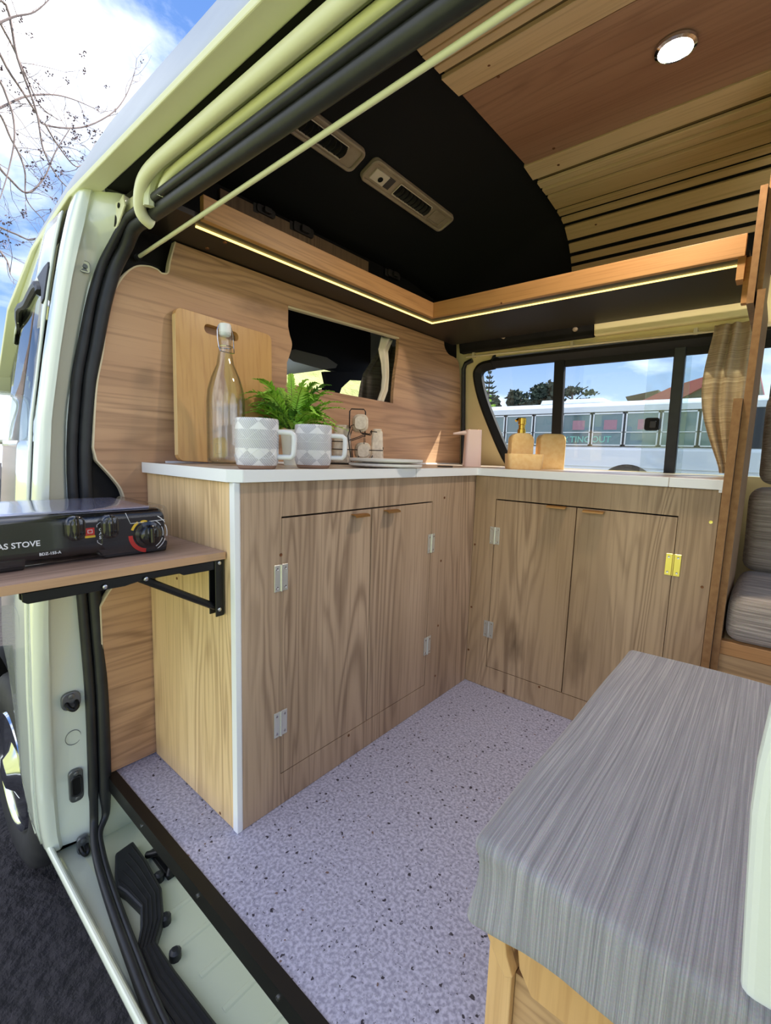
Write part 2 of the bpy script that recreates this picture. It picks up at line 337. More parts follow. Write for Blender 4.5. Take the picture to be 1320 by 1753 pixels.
def floor_mat():
    m = bpy.data.materials.new('speckled_vinyl'); m.use_nodes = True; t = m.node_tree; p = t.nodes['Principled BSDF']; N = t.nodes.new; K = t.links.new
    tc = N('ShaderNodeTexCoord')
    n = N('ShaderNodeTexNoise'); n.inputs['Scale'].default_value = 150; n.inputs['Detail'].default_value = 4; K(tc.outputs['Object'], n.inputs['Vector'])
    r = N('ShaderNodeValToRGB'); e = r.color_ramp.elements; e[0].position = .38; e[0].color = srgb(142, 143, 166); e[1].position = .62; e[1].color = srgb(184, 185, 208); K(n.outputs['Fac'], r.inputs['Fac'])  # lilac of the skylight is mixed into these vinyl greys
    last = r.outputs['Color']
    for sc, th, c, keep in ((62, .20, srgb(52, 50, 62), .68), (120, .22, srgb(84, 84, 98), .70), (150, .26, srgb(150, 152, 170), .45), (48, .13, srgb(110, 92, 88), .80)):
        nd = N('ShaderNodeTexNoise'); nd.inputs['Scale'].default_value = sc * 1.5; K(tc.outputs['Object'], nd.inputs['Vector'])
        ad = N('ShaderNodeMixRGB'); ad.inputs['Fac'].default_value = .012; K(tc.outputs['Object'], ad.inputs['Color1']); K(nd.outputs['Color'], ad.inputs['Color2'])
        v = N('ShaderNodeTexVoronoi'); v.inputs['Scale'].default_value = sc; K(ad.outputs['Color'], v.inputs['Vector'])
        lt = N('ShaderNodeMath'); lt.operation = 'LESS_THAN'; lt.inputs[1].default_value = th; K(v.outputs['Distance'], lt.inputs[0])
        sp = N('ShaderNodeSeparateXYZ'); K(v.outputs['Color'], sp.inputs['Vector'])
        gt = N('ShaderNodeMath'); gt.operation = 'GREATER_THAN'; gt.inputs[1].default_value = keep; K(sp.outputs['X'], gt.inputs[0])
        ml = N('ShaderNodeMath'); ml.operation = 'MULTIPLY'; K(lt.outputs[0], ml.inputs[0]); K(gt.outputs[0], ml.inputs[1])
        mx = N('ShaderNodeMixRGB'); mx.inputs['Color2'].default_value = c; K(ml.outputs[0], mx.inputs['Fac']); K(last, mx.inputs['Color1']); last = mx.outputs['Color']
    K(last, p.inputs['Base Color']); p.inputs['Roughness'].default_value = .5; p.inputs['Specular IOR Level'].default_value = .35
    return m
M['vinyl'] = floor_mat()
def glass_mat(name, tint, refl=.08, rough=0.0, film=0, edge=False):
    """thin pane: clear with a mirror-like surface reflection"""
    m = bpy.data.materials.new(name); m.use_nodes = True; t = m.node_tree; N = t.nodes.new; K = t.links.new; t.nodes.clear()
    out = N('ShaderNodeOutputMaterial'); tr = N('ShaderNodeBsdfTransparent'); tr.inputs['Color'].default_value = tint
    gl = N('ShaderNodeBsdfGlossy'); gl.inputs['Roughness'].default_value = rough
    lw = N('ShaderNodeLayerWeight'); lw.inputs['Blend'].default_value = .5
    pw = N('ShaderNodeMath'); pw.operation = 'POWER'; pw.inputs[1].default_value = 4.5; K(lw.outputs['Facing'], pw.inputs[0])
    ma = N('ShaderNodeMath'); ma.operation = 'MULTIPLY_ADD'; ma.inputs[1].default_value = .75; ma.inputs[2].default_value = refl * .45; K(pw.outputs[0], ma.inputs[0])
    if edge:
        p3 = N('ShaderNodeMath'); p3.operation = 'POWER'; p3.inputs[1].default_value = 3.5; K(lw.outputs['Facing'], p3.inputs[0])
        mc = N('ShaderNodeMixRGB'); mc.inputs['Color1'].default_value = tint; mc.inputs['Color2'].default_value = (.30, .34, .33, 1); K(p3.outputs[0], mc.inputs['Fac']); K(mc.outputs[0], tr.inputs['Color'])
    mx = N('ShaderNodeMixShader'); K(ma.outputs[0], mx.inputs['Fac']); K(tr.outputs[0], mx.inputs[1]); K(gl.outputs[0], mx.inputs[2])
    last = mx
    if film:
        df = N('ShaderNodeBsdfDiffuse'); df.inputs['Color'].default_value = srgb(200, 204, 206)
        n = N('ShaderNodeTexNoise'); n.inputs['Scale'].default_value = 14; tc = N('ShaderNodeTexCoord'); K(tc.outputs['Object'], n.inputs['Vector'])
        mr = N('ShaderNodeMapRange'); mr.inputs['From Min'].default_value = .35; mr.inputs['From Max'].default_value = .8; mr.inputs['To Max'].default_value = film; K(n.outputs['Fac'], mr.inputs['Value'])
        m2 = N('ShaderNodeMixShader'); K(mr.outputs['Result'], m2.inputs['Fac']); K(mx.outputs[0], m2.inputs[1]); K(df.outputs[0], m2.inputs[2]); last = m2
    K(last.outputs[0], out.inputs['Surface']); return m
M['pane'] = glass_mat('window_glass', (.95, .97, .97, 1))
M['pane_tint'] = glass_mat('tinted_glass', (.80, .86, .85, 1))
M['pane_dusty'] = glass_mat('dusty_glass', (.90, .94, .95, 1), film=.12)
M['bottle'] = glass_mat('bottle_glass', (.97, .985, .98, 1), refl=.12, edge=True)
M['cellophane'] = glass_mat('clear_wrap', (.98, .98, 1, 1), rough=.05)
def at(px, py, x=None, y=None, z=None):
    """point of the photograph on one of the van's planes"""
    d = cW + cR * ((px - 660) / 790.1) - cU * ((py - 876.5) / 790.1)
    i, v = (0, x) if x is not None else ((1, y) if y is not None else (2, z))
    return CAM + d * ((v - CAM[i]) / d[i])
def yw(z): return 1.60 - (z - .83) * .09          # inner face of the far side wall leans in
def onwall(px, py, off=0):
    y = 1.58
    for _ in range(6): p = at(px, py, y=y); y = yw(p.z) + off
    p = at(px, py, y=y); return p
# ================================================================== SETTING
# floor
obj('floor', B().box((-.60, -.112, -.03), (2.0, 1.62, 0)), M['vinyl'], kind='structure')
t1 = B().prism([(-.128, .003), (-.104, .003), (-.104, .0), (-.116, -.002), (-.116, -.034), (-.128, -.036)], 'x', -.425, 2.0)
obj('trim_1', t1, M['metal_black'], kind='structure')
for i in range(7):
    b = B(); b.lathe([(.004, -.0015), (.004, .001), (.002, .0018)], (-.2 + i * .26, -.1285, -.014), 8, 'y')
    obj('screw', b, M['screw_steel'], bpy.data.objects['trim_1'])
# bulkhead panel with its opening
def curve(pts, n=6):
    """Catmull-Rom through points"""
    out = []
    for i in range(len(pts) - 1):
        p0 = pts[max(i - 1, 0)]; p1 = pts[i]; p2 = pts[i + 1]; p3 = pts[min(i + 2, len(pts) - 1)]
        for k in range(n):
            t = k / n
            out.append(tuple(.5 * (2 * p1[j] + (p2[j] - p0[j]) * t + (2 * p0[j] - 5 * p1[j] + 4 * p2[j] - p3[j]) * t * t + (3 * p1[j] - p0[j] - 3 * p2[j] + p3[j]) * t ** 3) for j in range(len(p1))))
    out.append(tuple(pts[-1])); return out
left = [(-.120, .003), (-.124, .209), (-.122, .462)] + curve([(-.122, .462), (-.100, .497), (-.075, .53), (-.058, .60), (-.054, .70), (-.060, .75), (-.079, .784), (-.115, .83)], 5)[1:] \
    + curve([(-.121, .86), (-.108, 1.0), (-.09, 1.09), (-.072, 1.20), (-.045, 1.265), (-.012, 1.306), (.022, 1.319), (.045, 1.318)], 5) + curve([(.055, 1.312), (.072, 1.318), (.078, 1.345), (.086, 1.375), (.094, 1.402)], 4)
right = curve([(1.375, 1.402), (1.385, 1.375), (1.42, 1.352), (1.48, 1.345), (1.515, 1.325), (1.535, 1.25)], 4) + [(1.555, 1.10), (1.578, .83), (1.585, .5), (1.585, .003)]
outer = left + right
hole = [(.461, 1.334)] + curve([(.461, 1.27), (.468, 1.245), (.478, 1.215), (.468, 1.18), (.457, 1.155)], 4) + [(.457, 1.088), (1.012, 1.079)] + curve([(1.012, 1.12), (1.02, 1.2), (1.035, 1.28), (1.037, 1.352)], 3)
# split the ring into upper and lower loops so every face is simple
def ring(outer, hole, x0, x1):
    bm = bmesh.new()
    vo = [bm.verts.new((x1, *p)) for p in outer]; vh = [bm.verts.new((x1, *p)) for p in hole]
    es = [bm.edges.new((vo[i], vo[(i + 1) % len(vo)])) for i in range(len(vo))] + [bm.edges.new((vh[i], vh[(i + 1) % len(vh)])) for i in range(len(vh))]
    bmesh.ops.triangle_fill(bm, use_beauty=True, use_dissolve=False, edges=es)
    r = bmesh.ops.extrude_face_region(bm, geom=list(bm.faces))
    for v in r['geom']:
        if isinstance(v, bmesh.types.BMVert): v.co.x = x0
    bm.verts.ensure_lookup_table(); bm.faces.ensure_lookup_table()
    for i, v in enumerate(bm.verts): v.index = i
    b = B(); b.v = [v.co.copy() for v in bm.verts]; b.f = [tuple(v.index for v in f.verts) for f in bm.faces]; bm.free(); return b
wf = obj('wall_front', ring(outer, hole, -.436, -.42), M['oak_h'], kind='structure')
# pale sawn edge of the panel
eb = B()
for i in range(len(left) - 1):
    a, c = left[i], left[i + 1]; d = Vector((0, c[0] - a[0], c[1] - a[1])).normalized(); n = Vector((0, -d.z, d.y))
    A = Vector((0, *a)); Cc = Vector((0, *c))
    q = [A + n * .0022, Cc + n * .0022, Cc - n * .0012, A - n * .0012]
    eb.add([(-.4375, p.y, p.z) for p in q] + [(-.4188, p.y, p.z) for p in q], [(0, 3, 2, 1), (4, 5, 6, 7), (0, 1, 5, 4), (2, 3, 7, 6), (1, 2, 6, 5), (3, 0, 4, 7)])
obj('edge_strip', eb, M['ply_edge'], wf)
he = B()
for i in range(len(hole)):
    a, c = hole[i], hole[(i + 1) % len(hole)]
    if i == 0 or a[1] > 1.33 and c[1] > 1.33: he.box((-.437, min(a[0], c[0]), min(a[1], c[1]) - .001), (-.419, max(a[0], c[0]) + .0001, max(a[1], c[1]) + .001)) if abs(a[1] - c[1]) < .03 and i == 0 else None
he.add([(-.4375, 1.037, 1.352), (-.4190, 1.037, 1.352), (-.4190, .461, 1.334), (-.4375, .461, 1.334), (-.4375, 1.037, 1.346), (-.4190, 1.037, 1.346), (-.4190, .461, 1.328), (-.4375, .461, 1.328)],
       [(0, 1, 2, 3), (4, 7, 6, 5), (0, 4, 5, 1), (3, 2, 6, 7), (1, 5, 6, 2), (0, 3, 7, 4)])
obj('edge_strip', he, M['ply_edge'], wf)
# far side wall (cream sheet metal) around the side window
WX0, WX1 = -.43, 2.0
win_outer = [onwall(*p) for p in [(842, 616), (824, 621), (814, 631), (811, 645), (818, 680), (834, 725), (860, 785)]]
wallL = [onwall(*p) for p in [(795, 622)]]
def wallpt(x, z, off=0): return (x, yw(z) + off, z)
# panels around the opening: pieces of one wall mesh
zt, zb = 1.352, .8262
wb = B()
def wquad(pts, th=.03):
    """slab on the leaning wall: pts are (x,z)"""
    n = len(pts)
    wb.add([wallpt(x, z) for x, z in pts] + [wallpt(x, z, th) for x, z in pts], [tuple(range(n)), tuple(range(n, 2 * n))[::-1]] + [(i, i + n, (i + 1) % n + n, (i + 1) % n) for i in range(n)])
wo = [(p.x, p.z) for p in win_outer]
zl = wo[0][1]
wquad([(-.60, 0), (2.0, 0), (2.0, zb), (-.60, zb)])
wquad([(-.60, zl + .012), (2.0, zl + .012), (2.0, 1.50), (-.60, 1.50)])
ls = [(-.60, zl + .012), (-.60, zb), (wo[-1][0] + .02, zb), wo[-1]] + wo[::-1][1:] + [(wo[0][0] + .02, zl + .012)]
wquad(ls)
wr = obj('wall_right', wb, M['paint_cream'], kind='structure')
# header over the window: black painted half, cream half
hb = B(); x0 = onwall(1020, 575).x
for a, b_, m_, nm in ((-.42, x0, 'black', 'header_panel'), (x0 + .002, .742, 'paint_cream', 'header_panel')):
    h = B(); zz0, zz1 = 1.372, 1.47
    h.add([(a, yw(zz0) - .035, zz0), (b_, yw(zz0) - .035, zz0), (b_, yw(zz1) - .05, zz1), (a, yw(zz1) - .05, zz1), (a, yw(zz0), zz0), (b_, yw(zz0), zz0), (b_, yw(zz1), zz1), (a, yw(zz1), zz1)],
          [(0, 1, 2, 3), (4, 7, 6, 5), (0, 4, 5, 1), (3, 2, 6, 7), (1, 5, 6, 2), (0, 3, 7, 4)])
    obj(nm, h, M[m_], wr, bevel=.006)
for px, py in ((862, 577), (985, 564)):
    p = at(px, py, y=yw(1.40) - .042); b = B().lathe([(.011, 0), (.010, -.006), (.004, -.010)], (p.x, p.y, p.z), 12, 'y', 1, .8); obj('plug', b, M['vent'], wr, smooth=1)
# black rubber strip between bulkhead and wall
tb = B().tube([(-.405, yw(z) - .018, z) for z in (.83, 1.0, 1.2, 1.30)] + [(-.395, yw(1.33) - .015, 1.325), (-.36, yw(1.34) - .012, 1.338)], .011, 8)
obj('trim_2', tb, M['rubber'], kind='structure', smooth=1)
# ------- side window (frame, mullions, panes, latch)
wfr = B(); zt = zl
path = [Vector(wallpt(x, z, -.004)) for x, z in wo[::-1]] + [Vector(wallpt(x, zl + .004, -.004)) for x in (wo[0][0] + .05, .3, .8, 1.4)]
path = [Vector(wallpt(wo[-1][0] + .06, .79, -.004))] + path
pp = curve([tuple(p) for p in path], 4)
n0 = len(wfr.v)
# flat rubber band following the path (outer edge to inner edge)
def band(b, pts, w, y0, y1):
    m = len(pts)
    for i, p in enumerate(pts):
        p = Vector(p); a = Vector(pts[max(i - 1, 0)]); c = Vector(pts[min(i + 1, m - 1)]); d = (c - a); d.y = 0; d.normalize(); n = Vector((d.z, 0, -d.x))
        for off, yy in ((0, y0), (.35 * w, y0 - .008), (w, y1), (w, .03), (0, .03)):
            q = p + n * off; b.v.append(Vector((q.x, yw(q.z) + yy, q.z)))
    s = len(b.v) - 5 * m
    for i in range(m - 1):
        for k in range(5):
            j = (k + 1) % 5; b.f.append((s + i * 5 + k, s + i * 5 + j, s + i * 5 + 5 + j, s + i * 5 + 5 + k))
band(wfr, pp, .040, -.008, .004)
win = obj('window_1', wfr, M['rubber_dull'], kind='structure', smooth=50)
xa, xb = onwall(945, 700).x, onwall(962, 700).x
xc, xd = onwall(1145, 700).x, onwall(1165, 700).x
def wbox(b, x0, x1, z0, z1, o0, o1):
    b.add([wallpt(x, z, o) for z in (z0, z1) for (x, o) in ((x0, o0), (x1, o0), (x1, o1), (x0, o1))], [(0, 3, 2, 1), (4, 5, 6, 7), (0, 1, 5, 4), (1, 2, 6, 5), (2, 3, 7, 6), (3, 0, 4, 7)])
obj('mullion', (lambda b: (wbox(b, xa, xb, .80, zl - .02, .002, .028), b)[1])(B()), M['rubber_dull'], win, bevel=.003)
obj('mullion', (lambda b: (wbox(b, xc, xd, .80, zl - .02, .002, .028), b)[1])(B()), M['rubber'], win, bevel=.003)
obj('glass_rail', (lambda b: (wbox(b, xb, xd + .3, zl - .062, zl - .03, .006, .026), b)[1])(B()), M['rubber_dull'], win, bevel=.003)
obj('mullion', (lambda b: (wbox(b, .95, .99, .80, zl - .02, .002, .028), b)[1])(B()), M['rubber'], win, bevel=.003)
def pane(x0, x1, off, m_, z0=.80, z1=zl - .03, poly=None):
    b = B()
    pts = poly or [(x0, z0), (x1, z0), (x1, z1), (x0, z1)]; n = len(pts)
    b.add([wallpt(x, z, off) for x, z in pts] + [wallpt(x, z, off + .003) for x, z in pts], [tuple(range(n)), tuple(range(n, 2 * n))[::-1]] + [(i, i + n, (i + 1) % n + n, (i + 1) % n) for i in range(n)])
    return obj('pane', b, M[m_], win)
pane(0, 0, .016, 'pane', poly=[(x + .02, z - .01) for x, z in wo[::-1]] + [(xa, zl - .02), (xa, .80), (wo[-1][0] + .05, .80)])
x110 = onwall(1102, 700).x
pane(xb, xc, .021, 'pane')
sl = pane(x110, xd + .02, .013, 'pane_dusty')
pane(xd, .95, .021, 'pane_tint')
pane(.99, 1.5, .021, 'pane_tint')
lt = onwall(1116, 726)
b = B().prism([(x, z) for x, z in rrect(.052, .050, .010, 4, lt.x, lt.z)], 'y', lt.y - .004, lt.y + .012)
la = obj('latch', b, M['rubber_dull'], win, bevel=.002)
b = B().prism(rrect(.024, .026, .004, 3, lt.x + .006, lt.z - .002), 'y', lt.y - .014, lt.y - .003); obj('latch_button', b, M['vent_dark'], la, bevel=.002)
# curtain rail over the window
b = B()
pA, pB = at(798, 611, y=1.535), at(1232, 566, y=1.535)
rl = thing('curtain_rail', 'slim cream curtain rail running along the top of the side window', 'curtain rail', (pA.x, pA.y, pA.z))
obj('rail', B().tube([pA, pA.lerp(pB, .33), pA.lerp(pB, .66), pB + (pB - pA) * .9], .0042, 8), M['ply_edge'], rl, smooth=1)
obj('wire', B().tube([pA + Vector((.0, .006, .014)), pB + (pB - pA) * .9 + Vector((0, .006, .014))], .0022, 6), M['paint_cream'], rl)
for k in (.04, .5, .93): obj('rail_bracket', B().box(tuple(pA.lerp(pB, k) + Vector((-.006, -.004, -.004))), tuple(pA.lerp(pB, k) + Vector((.006, .05, .018)))), M['ply_edge'], rl)
# ------- ceiling: black shell, slats, veneer panel
cv = [(0, 1.40), (.15, 1.58), (.30, 1.72), (.43, 1.808), (.50, 1.815), (.62, 1.826), (1.03, 1.836), (1.13, 1.828), (1.22, 1.824), (1.32, 1.812), (1.37, 1.803), (1.41, 1.79), (1.47, 1.745), (1.505, 1.70), (1.53, 1.65), (1.548, 1.55), (1.552, 1.45)]
up = .016
def offs(c, d):
    o = []
    for i, p in enumerate(c):
        a = Vector(c[max(i - 1, 0)]); e = Vector(c[min(i + 1, len(c) - 1)]); t = (e - a).normalized(); o.append((p[0] - t.y * d, p[1] + t.x * d))
    return o
co = offs(cv, up); co2 = offs(cv, up + .02)
b = B().prism(co + co2[::-1], 'x', .09, 2.0)
ce = obj('ceiling', b, M['black'], kind='structure')
fr = [(0, 1.395), (.15, 1.50), (.30, 1.565), (.43, 1.60), (.50, 1.61), (.62, 1.62), (1.03, 1.62), (1.13, 1.615), (1.22, 1.605), (1.32, 1.59), (1.37, 1.58), (1.41, 1.565), (1.47, 1.53), (1.505, 1.50), (1.53, 1.47), (1.548, 1.44), (1.552, 1.40)]
b = B()
def cap(u, v):
    k = v * (len(cv) - 1); i = min(int(k), len(cv) - 2); t = k - i
    A = Vector(co[i]).lerp(Vector(co[i + 1]), t); F_ = Vector(fr[i]).lerp(Vector(fr[i + 1]), t)
    s = math.sin(u * PI / 2) ** 1.0
    s = .5 * u + .5 * math.sin(u * PI / 2); zc = 1.62 + (1.848 - 1.62) * s
    df, da = 1.62 - F_.y, 1.848 - A.y
    if A.x < .7: df *= max(0, 1 - max(0, A.x - .02) / .06) if A.x > .02 else 1
    q = F_.lerp(A, s); return (-.46 + u * .57, q.x, zc - (df + (da - df) * u ** 5))
b.grid(cap, 10, (len(cv) - 1) * 2)
obj('ceiling_cap', b, M['headliner'], ce, smooth=60, solid=.006)
b = B().prism([(-.03, 1.27), (-.03, 1.395), (.0, 1.40), (.03, 1.63)] + fr[5:] + [(1.56, 1.36), (.42, 1.36), (.40, 1.27)], 'x', -.475, -.458)
obj('wall_left', b, M['black'], kind='structure')
# length of floor-level filler so that the cab wall below the panel is closed
slats = [((.427, 1.808), (.446, 1.806)), ((.449, 1.805), (.494, 1.810)), ((.499, 1.811), (.523, 1.812)), ((.540, 1.812), (.623, 1.819)),
         ((1.036, 1.832), (1.112, 1.824)), ((1.13, 1.822), (1.167, 1.819)), ((1.175, 1.819), (1.218, 1.817)), ((1.226, 1.817), (1.316, 1.807)), ((1.325, 1.806), (1.361, 1.800)),
         ((1.370, 1.798), (1.402, 1.788)), ((1.412, 1.785), (1.463, 1.748)), ((1.474, 1.739), (1.498, 1.711)), ((1.507, 1.700), (1.520, 1.678)), ((1.527, 1.668), (1.5325, 1.648))]
pth = [1.2, 1.0, 1.0, 1.0]
def slat(a, c, th, m_, x0, x1=1.95, name='slat'):
    a, c = Vector(a), Vector(c); t = (c - a).normalized(); n = Vector((-t.y, t.x))
    return obj(name, B().prism([tuple(a), tuple(c), tuple(c + n * th), tuple(a + n * th)], 'x', x0, x1), M[m_], ce, bevel=.0012, seg=1)
for i, (a, c) in enumerate(slats):
    if 5 <= i <= 10: a = (a[0] + .006, a[1] - .0006 * (i - 4))
    slat(a, c, .011, 'pale_ply', .10 + (-.006 if i in (3, 4) else 0), .80 + 1.15)
# channel strips behind the slat gaps, with the gap shadow painted into their colour
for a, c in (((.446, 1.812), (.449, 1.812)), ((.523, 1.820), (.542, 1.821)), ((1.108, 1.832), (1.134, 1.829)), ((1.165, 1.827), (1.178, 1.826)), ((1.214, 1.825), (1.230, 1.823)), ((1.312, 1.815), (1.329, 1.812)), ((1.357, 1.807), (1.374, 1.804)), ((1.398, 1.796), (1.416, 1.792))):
    slat((a[0], a[1] + .002), (c[0], c[1] + .002), .003, 'channel', .104, 1.95, 'shaded_channel_strip')
vp = slat((.632, 1.824), (1.034, 1.836), .008, 'red_ply', .10, 1.95, 'veneer_panel')
def cscrew(px, py, z, m_='screw'):
    p = at(px, py, z=z); b = B().lathe([(.0045, .0015), (.0042, 0), (.0022, -.0012)], (0, 0, 0), 10); obj('screw', b, M[m_], ce, at=(p.x, p.y, p.z))
for px, py, z in ((837, 112, 1.8155), (853, 132, 1.8235), (1168, 135, 1.8365), (948, 255, 1.833), (956, 283, 1.826), (1020, 385, 1.765)): cscrew(px, py, z)
p = at(1302, 230, z=1.812)
# round downlight
lp = at(1157, 80, z=1.826)
dl = thing('ceiling_downlight', 'round white downlight glowing in the reddish ceiling panel', 'light', lp)
obj('rim', B().lathe([(.034, .004), (.044, .0), (.043, -.006), (.036, -.009), (.034, -.004)], lp, 32), M['chrome'], dl, smooth=1)
obj('diffuser', B().lathe([(.034, -.003), (.033, -.007), (.02, -.008), (0, -.008)], lp, 32), M['light_on'], dl, smooth=1)
ld = bpy.data.lights.new('lamp', 'SPOT'); lo = bpy.data.objects.new('lamp', ld); COL.objects.link(lo)
lo.location = lp + Vector((0, 0, -.012)); ld.energy = 22; ld.color = (1, .86, .7); ld.shadow_soft_size = .06; ld.spot_size = math.radians(165); ld.spot_blend = .6
lo.parent = dl; lo.location = (0, 0, -.014)
# ================================================================== VAN BODY
van = thing('van', 'pale cream van body around the open side door', 'van', (-.43, -.15, -.146))
def xs(poly, name, m_, x0, x1, parent=van, closed=True, **k):
    return obj(name, B().prism(poly, 'x', x0, x1), M[m_], parent, **k)
# roof skin
rs = [(-.135, 1.428), (-.132, 1.448), (-.116, 1.482), (-.08, 1.553), (-.040, 1.632), (-.010, 1.678), (.06, 1.745), (.20, 1.825), (.40, 1.875), (.75, 1.90), (1.1, 1.895), (1.40, 1.865), (1.58, 1.77), (1.66, 1.62), (1.665, 1.42)]
sts = [(-2.3, -.95, .75), (-2.0, -.62, .85), (-1.6, -.30, .93), (-1.2, -.12, .97), (-.8, -.03, .99), (-.45, 0, 1), (.5, 0, 1), (2.0, 0, 1)]
b = B()
def roof(u, v):
    k = u * (len(sts) - 1); i = min(int(k), len(sts) - 2); t = k - i
    x, dz, sc = [sts[i][j] + (sts[i + 1][j] - sts[i][j]) * t for j in range(3)]
    k = v * (len(rs) - 1); i = min(int(k), len(rs) - 2); t = k - i; q = Vector(rs[i]).lerp(Vector(rs[i + 1]), t)
    dz *= max(0, 1 - max(0, q.x + .13) / .55)
    return (x, .73 + (q.x - .73) * (sc if q.x < .73 else 1), q.y + dz)
b.grid(roof, 28, 36)
obj('roof_skin', b, M['roof_paint'], van, smooth=60, solid=.004)
# gutter lip and stamped rails over the door, cross-sections run along the van
def runs(sec, name, m_, x0, x1, n=1, **k):
    st = [(-2.0, -.62, .85), (-1.6, -.30, .93), (-1.2, -.12, .97), (-.8, -.03, .99), (-.45, 0, 1)]
    xsn = [s for s in st if s[0] >= x0 - 1e-6 and s[0] < x1] or []
    xsn = [s for s in xsn if s[0] > x0 + 1e-6]
    def stat(x):
        if x >= -.45: return (x, 0, 1)
        for a, c in zip(st, st[1:]):
            if a[0] <= x <= c[0]:
                t = (x - a[0]) / (c[0] - a[0]); return tuple(a[j] + (c[j] - a[j]) * t for j in range(3))
    S_ = [stat(x0)] + xsn + [stat(x1)]
    b = B(); m = len(sec)
    for x, dz, sc in S_:
        for y, z in sec: b.v.append(Vector((x, .73 + (y - .73) * sc, z + dz)))
    for i in range(len(S_) - 1):
        for j in range(m): q = (j + 1) % m; b.f.append((i * m + j, i * m + q, i * m + m + q, i * m + m + j))
    b.f.append(tuple(range(m))); b.f.append(tuple(range((len(S_) - 1) * m, len(S_) * m)))
    return obj(name, b, M[m_], van, **k)
runs([(-.140, 1.436), (-.137, 1.426), (-.095, 1.430), (-.090, 1.436), (-.092, 1.442), (-.130, 1.440)], 'roof_gutter', 'rail', -2.0, 2.0, bevel=.002)
runs([(-.094, 1.436), (-.088, 1.448), (-.050, 1.448), (-.048, 1.440)], 'gutter_channel', 'dark_void', -.36, 2.0)
# deep channel behind the rails
runs([(-.070, 1.452), (-.02, 1.452), (-.02, 1.47), (-.072, 1.47)], 'header_channel', 'paint_satin', -.42, 2.0)
# upper track tube: bends down at its front end
track = [(2.0, -.085, 1.408), (.6, -.085, 1.408), (.0, -.085, 1.408), (-.12, -.085, 1.407), (-.175, -.084, 1.400), (-.205, -.081, 1.385), (-.228, -.074, 1.366), (-.236, -.064, 1.352), (-.240, -.045, 1.345)]
obj('track_rail', B().tube(curve(track, 4), .0125, 10), M['rail'], van, smooth=1)
track2 = [(2.0, -.060, 1.400), (.5, -.060, 1.400), (.0, -.060, 1.400), (-.10, -.060, 1.398), (-.145, -.060, 1.388), (-.16, -.060, 1.37)]
obj('track_rail', B().tube(curve(track2, 4), .0085, 10), M['rail'], van, smooth=1)
obj('track_channel', B().tube(curve([(2.0, -.071, 1.420), (0, -.071, 1.420), (-.14, -.071, 1.415), (-.19, -.068, 1.39), (-.20, -.066, 1.36)], 4), .012, 8), M['paint_satin'], van, smooth=1)
obj('header_plate', B().prism([(-.060, 1.403), (-.060, 1.412), (-.045, 1.412), (-.050, 1.385), (-.056, 1.385)], 'x', -.40, 2.0), M['rail'], van)
# hinge bracket at the front end of the track
p = at(200, 370, y=-.07)
b = B().prism([(p.x - .05, p.z - .03), (p.x - .045, p.z + .015), (p.x - .02, p.z + .028), (p.x + .03, p.z + .022), (p.x + .05, p.z + .03), (p.x + .055, p.z + .005), (p.x + .02, p.z - .02), (p.x - .02, p.z - .045)], 'y', -.075, -.07)
ob = obj('track_bracket', b, M['rail'], van, bevel=.002)
for dx, dz, r in ((.0, -.012, .013), (-.022, -.028, .009), (.028, .012, .006)):
    obj('bracket_hole', B().lathe([(r, -.0765), (r * .8, -.0755), (0, -.0755)], (p.x + dx, 0, p.z + dz), 14, 'y'), M['dark_void'], ob)
obj('jamb_top', B().prism([(-.12, 1.43), (-.045, 1.452), (-.045, 1.405), (-.10, 1.40)], 'x', -.44, -.40), M['paint_satin'], van)
# --- front pillar beside the opening: jamb face, rounded outer corner, door skin
prof = [(-.146, -.262), (-.10, -.268), (0, -.270), (.25, -.266), (.45, -.258), (.70, -.243), (.85, -.230), (.92, -.224), (1.08, -.200), (1.22, -.178), (1.33, -.158), (1.40, -.142), (1.432, -.132)]
def yb(z):
    for (z0, y0), (z1, y1) in zip(prof, prof[1:]):
        if z0 <= z <= z1: return y0 + (y1 - y0) * (z - z0) / (z1 - z0)
    return prof[0][1] if z < prof[0][0] else prof[-1][1]
def seal_pt(z):
    k = [(-.153, -.400, -.170), (-.10, -.414, -.163), (.023, -.424, -.157), (.197, -.432, -.152), (.313, -.437, -.151), (.506, -.442, -.156), (.70, -.445, -.161), (.818, -.445, -.161), (.938, -.443, -.155), (1.004, -.437, -.145), (1.141, -.427, -.122), (1.25, -.418, -.100), (1.311, -.400, -.080), (1.35, -.360, -.067), (1.37, -.34, -.062)]
    for a, c in zip(k, k[1:]):
        if a[0] <= z <= c[0]:
            t = (z - a[0]) / (c[0] - a[0]); return a[1] + (c[1] - a[1]) * t, a[2] + (c[2] - a[2]) * t
    return (k[0][1], k[0][2]) if z < k[0][0] else (k[-1][1], k[-1][2])
def corner(z):
    k = [(-.15, -.452), (0, -.462), (.25, -.463), (.7, -.435), (1.08, -.425), (1.33, -.405), (1.44, -.40)]
    for a, c in zip(k, k[1:]):
        if a[0] <= z <= c[0]: return a[1] + (c[1] - a[1]) * (z - a[0]) / (c[0] - a[0])
    return k[0][1] if z < 0 else k[-1][1]
b = B()
